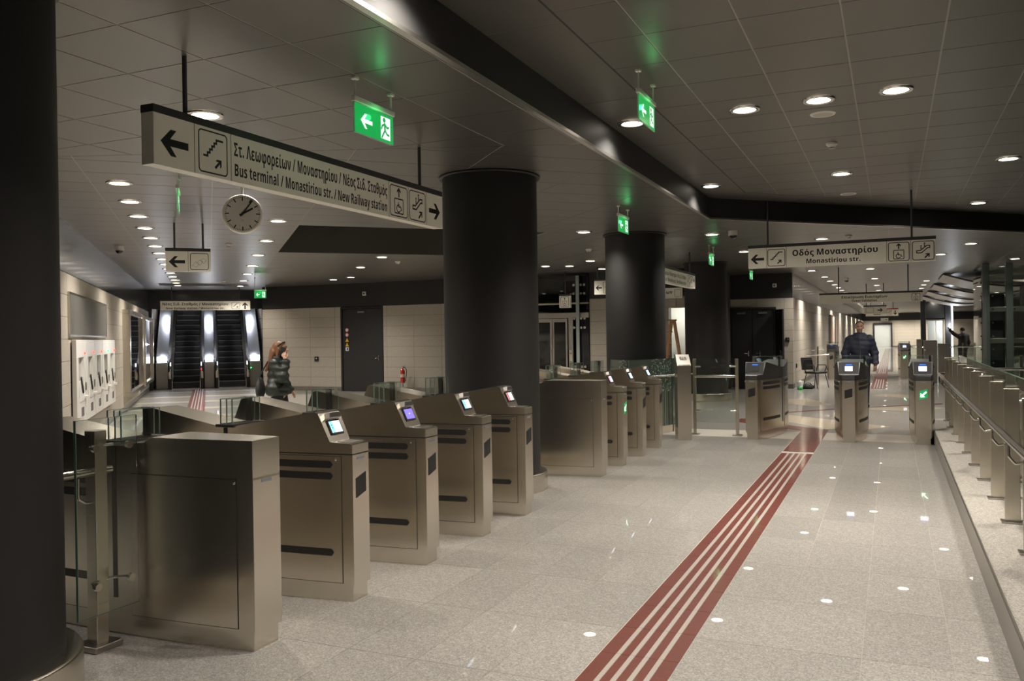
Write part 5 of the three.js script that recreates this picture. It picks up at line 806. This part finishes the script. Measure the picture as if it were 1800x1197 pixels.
{ // woman on the phone, seen from her right side
  const o = person('woman with long auburn hair in a dark green puffer jacket, phone at her ear', [-8.87, 0, -10.88], 0.41742 + E90, {
    skin: [0.52, 0.31, 0.22], hy: 1.455, hz: 0.055, hs: 0.95, hx: 0, neck: [1.28, 0.0], lo: [-0.4, 0, -0.34], hi: [0.4, 1.45, 0.36], waist: 0.85, puff: 0.007,
    limbs: {
      legs: [[0.08, 0.8, 0, 0.085, 0.44, 0.08, 0.085, 0.058], [0.085, 0.44, 0.08, 0.08, 0.09, 0.06, 0.052, 0.038], [-0.08, 0.8, 0, -0.085, 0.44, 0.0, 0.085, 0.058], [-0.085, 0.44, 0.0, -0.08, 0.09, -0.14, 0.052, 0.038]],
      pelvis: [[-0.07, 0.84, -0.02, 0.07, 0.84, -0.02, 0.115, 0.115]], feet: [[0.08, 0.045, 0.03, 0.085, 0.035, 0.21, 0.036, 0.03], [-0.08, 0.055, -0.17, -0.085, 0.035, 0.01, 0.036, 0.03]],
      torso: [[0, 0.8, -0.01, 0, 1.02, 0, 0.15, 0.135], [0, 1.02, 0, 0, 1.2, -0.01, 0.135, 0.115], [-0.13, 1.225, -0.01, 0.13, 1.225, -0.01, 0.065, 0.065], [-0.08, 0.82, -0.02, 0.08, 0.82, -0.02, 0.135, 0.135]],
      arms: [[-0.165, 1.21, -0.01, -0.21, 1.0, 0.11, 0.062, 0.055], [-0.21, 1.0, 0.11, -0.15, 1.24, 0.16, 0.055, 0.042], [0.165, 1.21, -0.01, 0.21, 0.98, 0.0, 0.062, 0.053], [0.21, 0.98, 0.0, 0.17, 0.8, 0.14, 0.05, 0.04]], collar: [[-0.02, 1.3, 0.0, 0.02, 1.3, 0.0, 0.066, 0.066]],
    },
    hands: [[[-0.145, 1.27, 0.155], [0.12, 0.93, -0.28], [0, 0.3, 0.95], 0.8, [0.9, -0.1, 0.1]], [[0.17, 0.79, 0.145], [0, -0.8, 0.6], [-0.6, 0.3, 0.5], 0.8, [-0.7, 0, -0.3]]],
    trousers: cloth(0.008, 0.008, 0.009), jacket: cloth(0.013, 0.020, 0.015, 0.5), cut: (x, y, z) => Math.max(0.72 - y, y - 1.345),
    hair: [[0, 1.49, 0.025, 0.092, 0.088, 0.108], [0, 1.42, -0.04, 0.085, 0.1, 0.07], [0, 1.42, -0.06, 0, 1.14, -0.15, 0.07, 0.03], [-0.05, 1.4, -0.05, -0.07, 1.12, -0.17, 0.045, 0.022], [0.05, 1.4, -0.05, 0.06, 1.15, -0.15, 0.045, 0.022], [-0.08, 1.45, 0.03, -0.085, 1.24, -0.01, 0.022, 0.02], [0.08, 1.45, 0.03, 0.085, 1.24, 0.0, 0.022, 0.02]], hairLo: [-0.16, 1.08, -0.24], hairHi: [0.16, 1.62, 0.18], hairMat: cloth(0.17, 0.075, 0.03, 0.5), face: (x, y, z) => z - 0.085 - Math.max(0, y - 1.5) * 1.2,
  });
  part('phone', rbox(0.075, 0.145, 0.009, 0.003), M.black, o, [-0.098, 1.41, 0.1], [0.35, E90, 0]); part('sunglasses', tube([[-0.09, 1.5, 0.02], [-0.08, 1.545, 0.08], [0, 1.56, 0.11], [0.08, 1.545, 0.08], [0.09, 1.5, 0.02]], 0.011, 24, 8), M.black, o);
  const b = thing('shoulder_bag', 'dark shoulder bag hanging behind the woman in green', 'bag', [-8.87 - 0.914 * 0.285, 0.7, -10.88 + 0.405 * 0.285], 0.41742 + E90), g = new THREE.SphereGeometry(1, 24, 16), p = g.attributes.position; for (let i = 0; i < p.count; i++) { const x = p.getX(i), y = p.getY(i), z = p.getZ(i), w = 1 - 0.3 * y; p.setXYZ(i, x * 0.15 * w, y * 0.17 + 0.15 + 0.01 * Math.sin(9 * x + 8 * z), z * 0.065 * w - 0.08 * y * 0 ); } g.computeVertexNormals(); part('bag_body', g, M.rubber, b, [0, 0, 0]); part('bag_strap', tube([[-0.06, 0.3, 0], [-0.1, 0.42, 0.07], [-0.13, 0.56, 0.16]], 0.012, 20, 8), M.rubber, b);
}
{ // far figure by the second lift
  person('distant person in black pointing upwards beside the far lift shaft', [2.66, 0, -40], -2.6, {
    skin: [0.4, 0.25, 0.18], hy: 1.56, hz: 0.03, hs: 1, hx: 0, neck: [1.38, 0], lo: [-0.42, 0, -0.3], hi: [0.42, 1.7, 0.4], waist: 0.9, puff: 0.002,
    limbs: { legs: [[0.1, 0.86, 0, 0.1, 0.46, 0.02, 0.085, 0.06], [0.1, 0.46, 0.02, 0.1, 0.09, 0, 0.055, 0.04], [-0.1, 0.86, 0, -0.1, 0.46, 0.02, 0.085, 0.06], [-0.1, 0.46, 0.02, -0.1, 0.09, 0, 0.055, 0.04]], pelvis: [[-0.08, 0.9, 0, 0.08, 0.9, 0, 0.115, 0.115]], feet: [[0.1, 0.045, -0.04, 0.11, 0.04, 0.16, 0.04, 0.034], [-0.1, 0.045, -0.04, -0.11, 0.04, 0.16, 0.04, 0.034]], torso: [[0, 0.9, 0, 0, 1.3, -0.01, 0.15, 0.14], [-0.16, 1.32, 0, 0.16, 1.32, 0, 0.075, 0.075]], arms: [[0.2, 1.31, 0, 0.33, 1.42, 0.1, 0.062, 0.05], [0.33, 1.42, 0.1, 0.38, 1.58, 0.26, 0.05, 0.04], [-0.2, 1.31, 0, -0.26, 1.06, 0, 0.062, 0.05], [-0.26, 1.06, 0, -0.24, 0.84, 0.1, 0.05, 0.04]] },
    hands: [[[0.38, 1.59, 0.27], [0.15, 0.6, 0.75], [-0.8, 0.2, 0], 0.4, [0, 0.4, -0.5]], [[-0.24, 0.83, 0.1], [0, -0.95, 0.2], [0.5, 0, 0.8], 1, [0.7, 0, 0]]],
    trousers: M.rubber, jacket: cloth(0.01, 0.01, 0.011), cut: (x, y, z) => Math.max(0.76 - y, y - 1.46 - Math.max(0, Math.abs(x) - 0.2) * 9), hair: [[0, 1.6, 0.01, 0.088, 0.085, 0.105]], hairLo: [-0.14, 1.48, -0.15], hairHi: [0.14, 1.74, 0.16], hairMat: M.rubber, face: (x, y, z) => z - 0.05 });
}

// ---------------------------------------------------------------- shadows on, draw
scene.traverse(o => { if (o.isMesh) { o.castShadow = true; o.receiveShadow = true; } });
renderer.render(scene, camera);
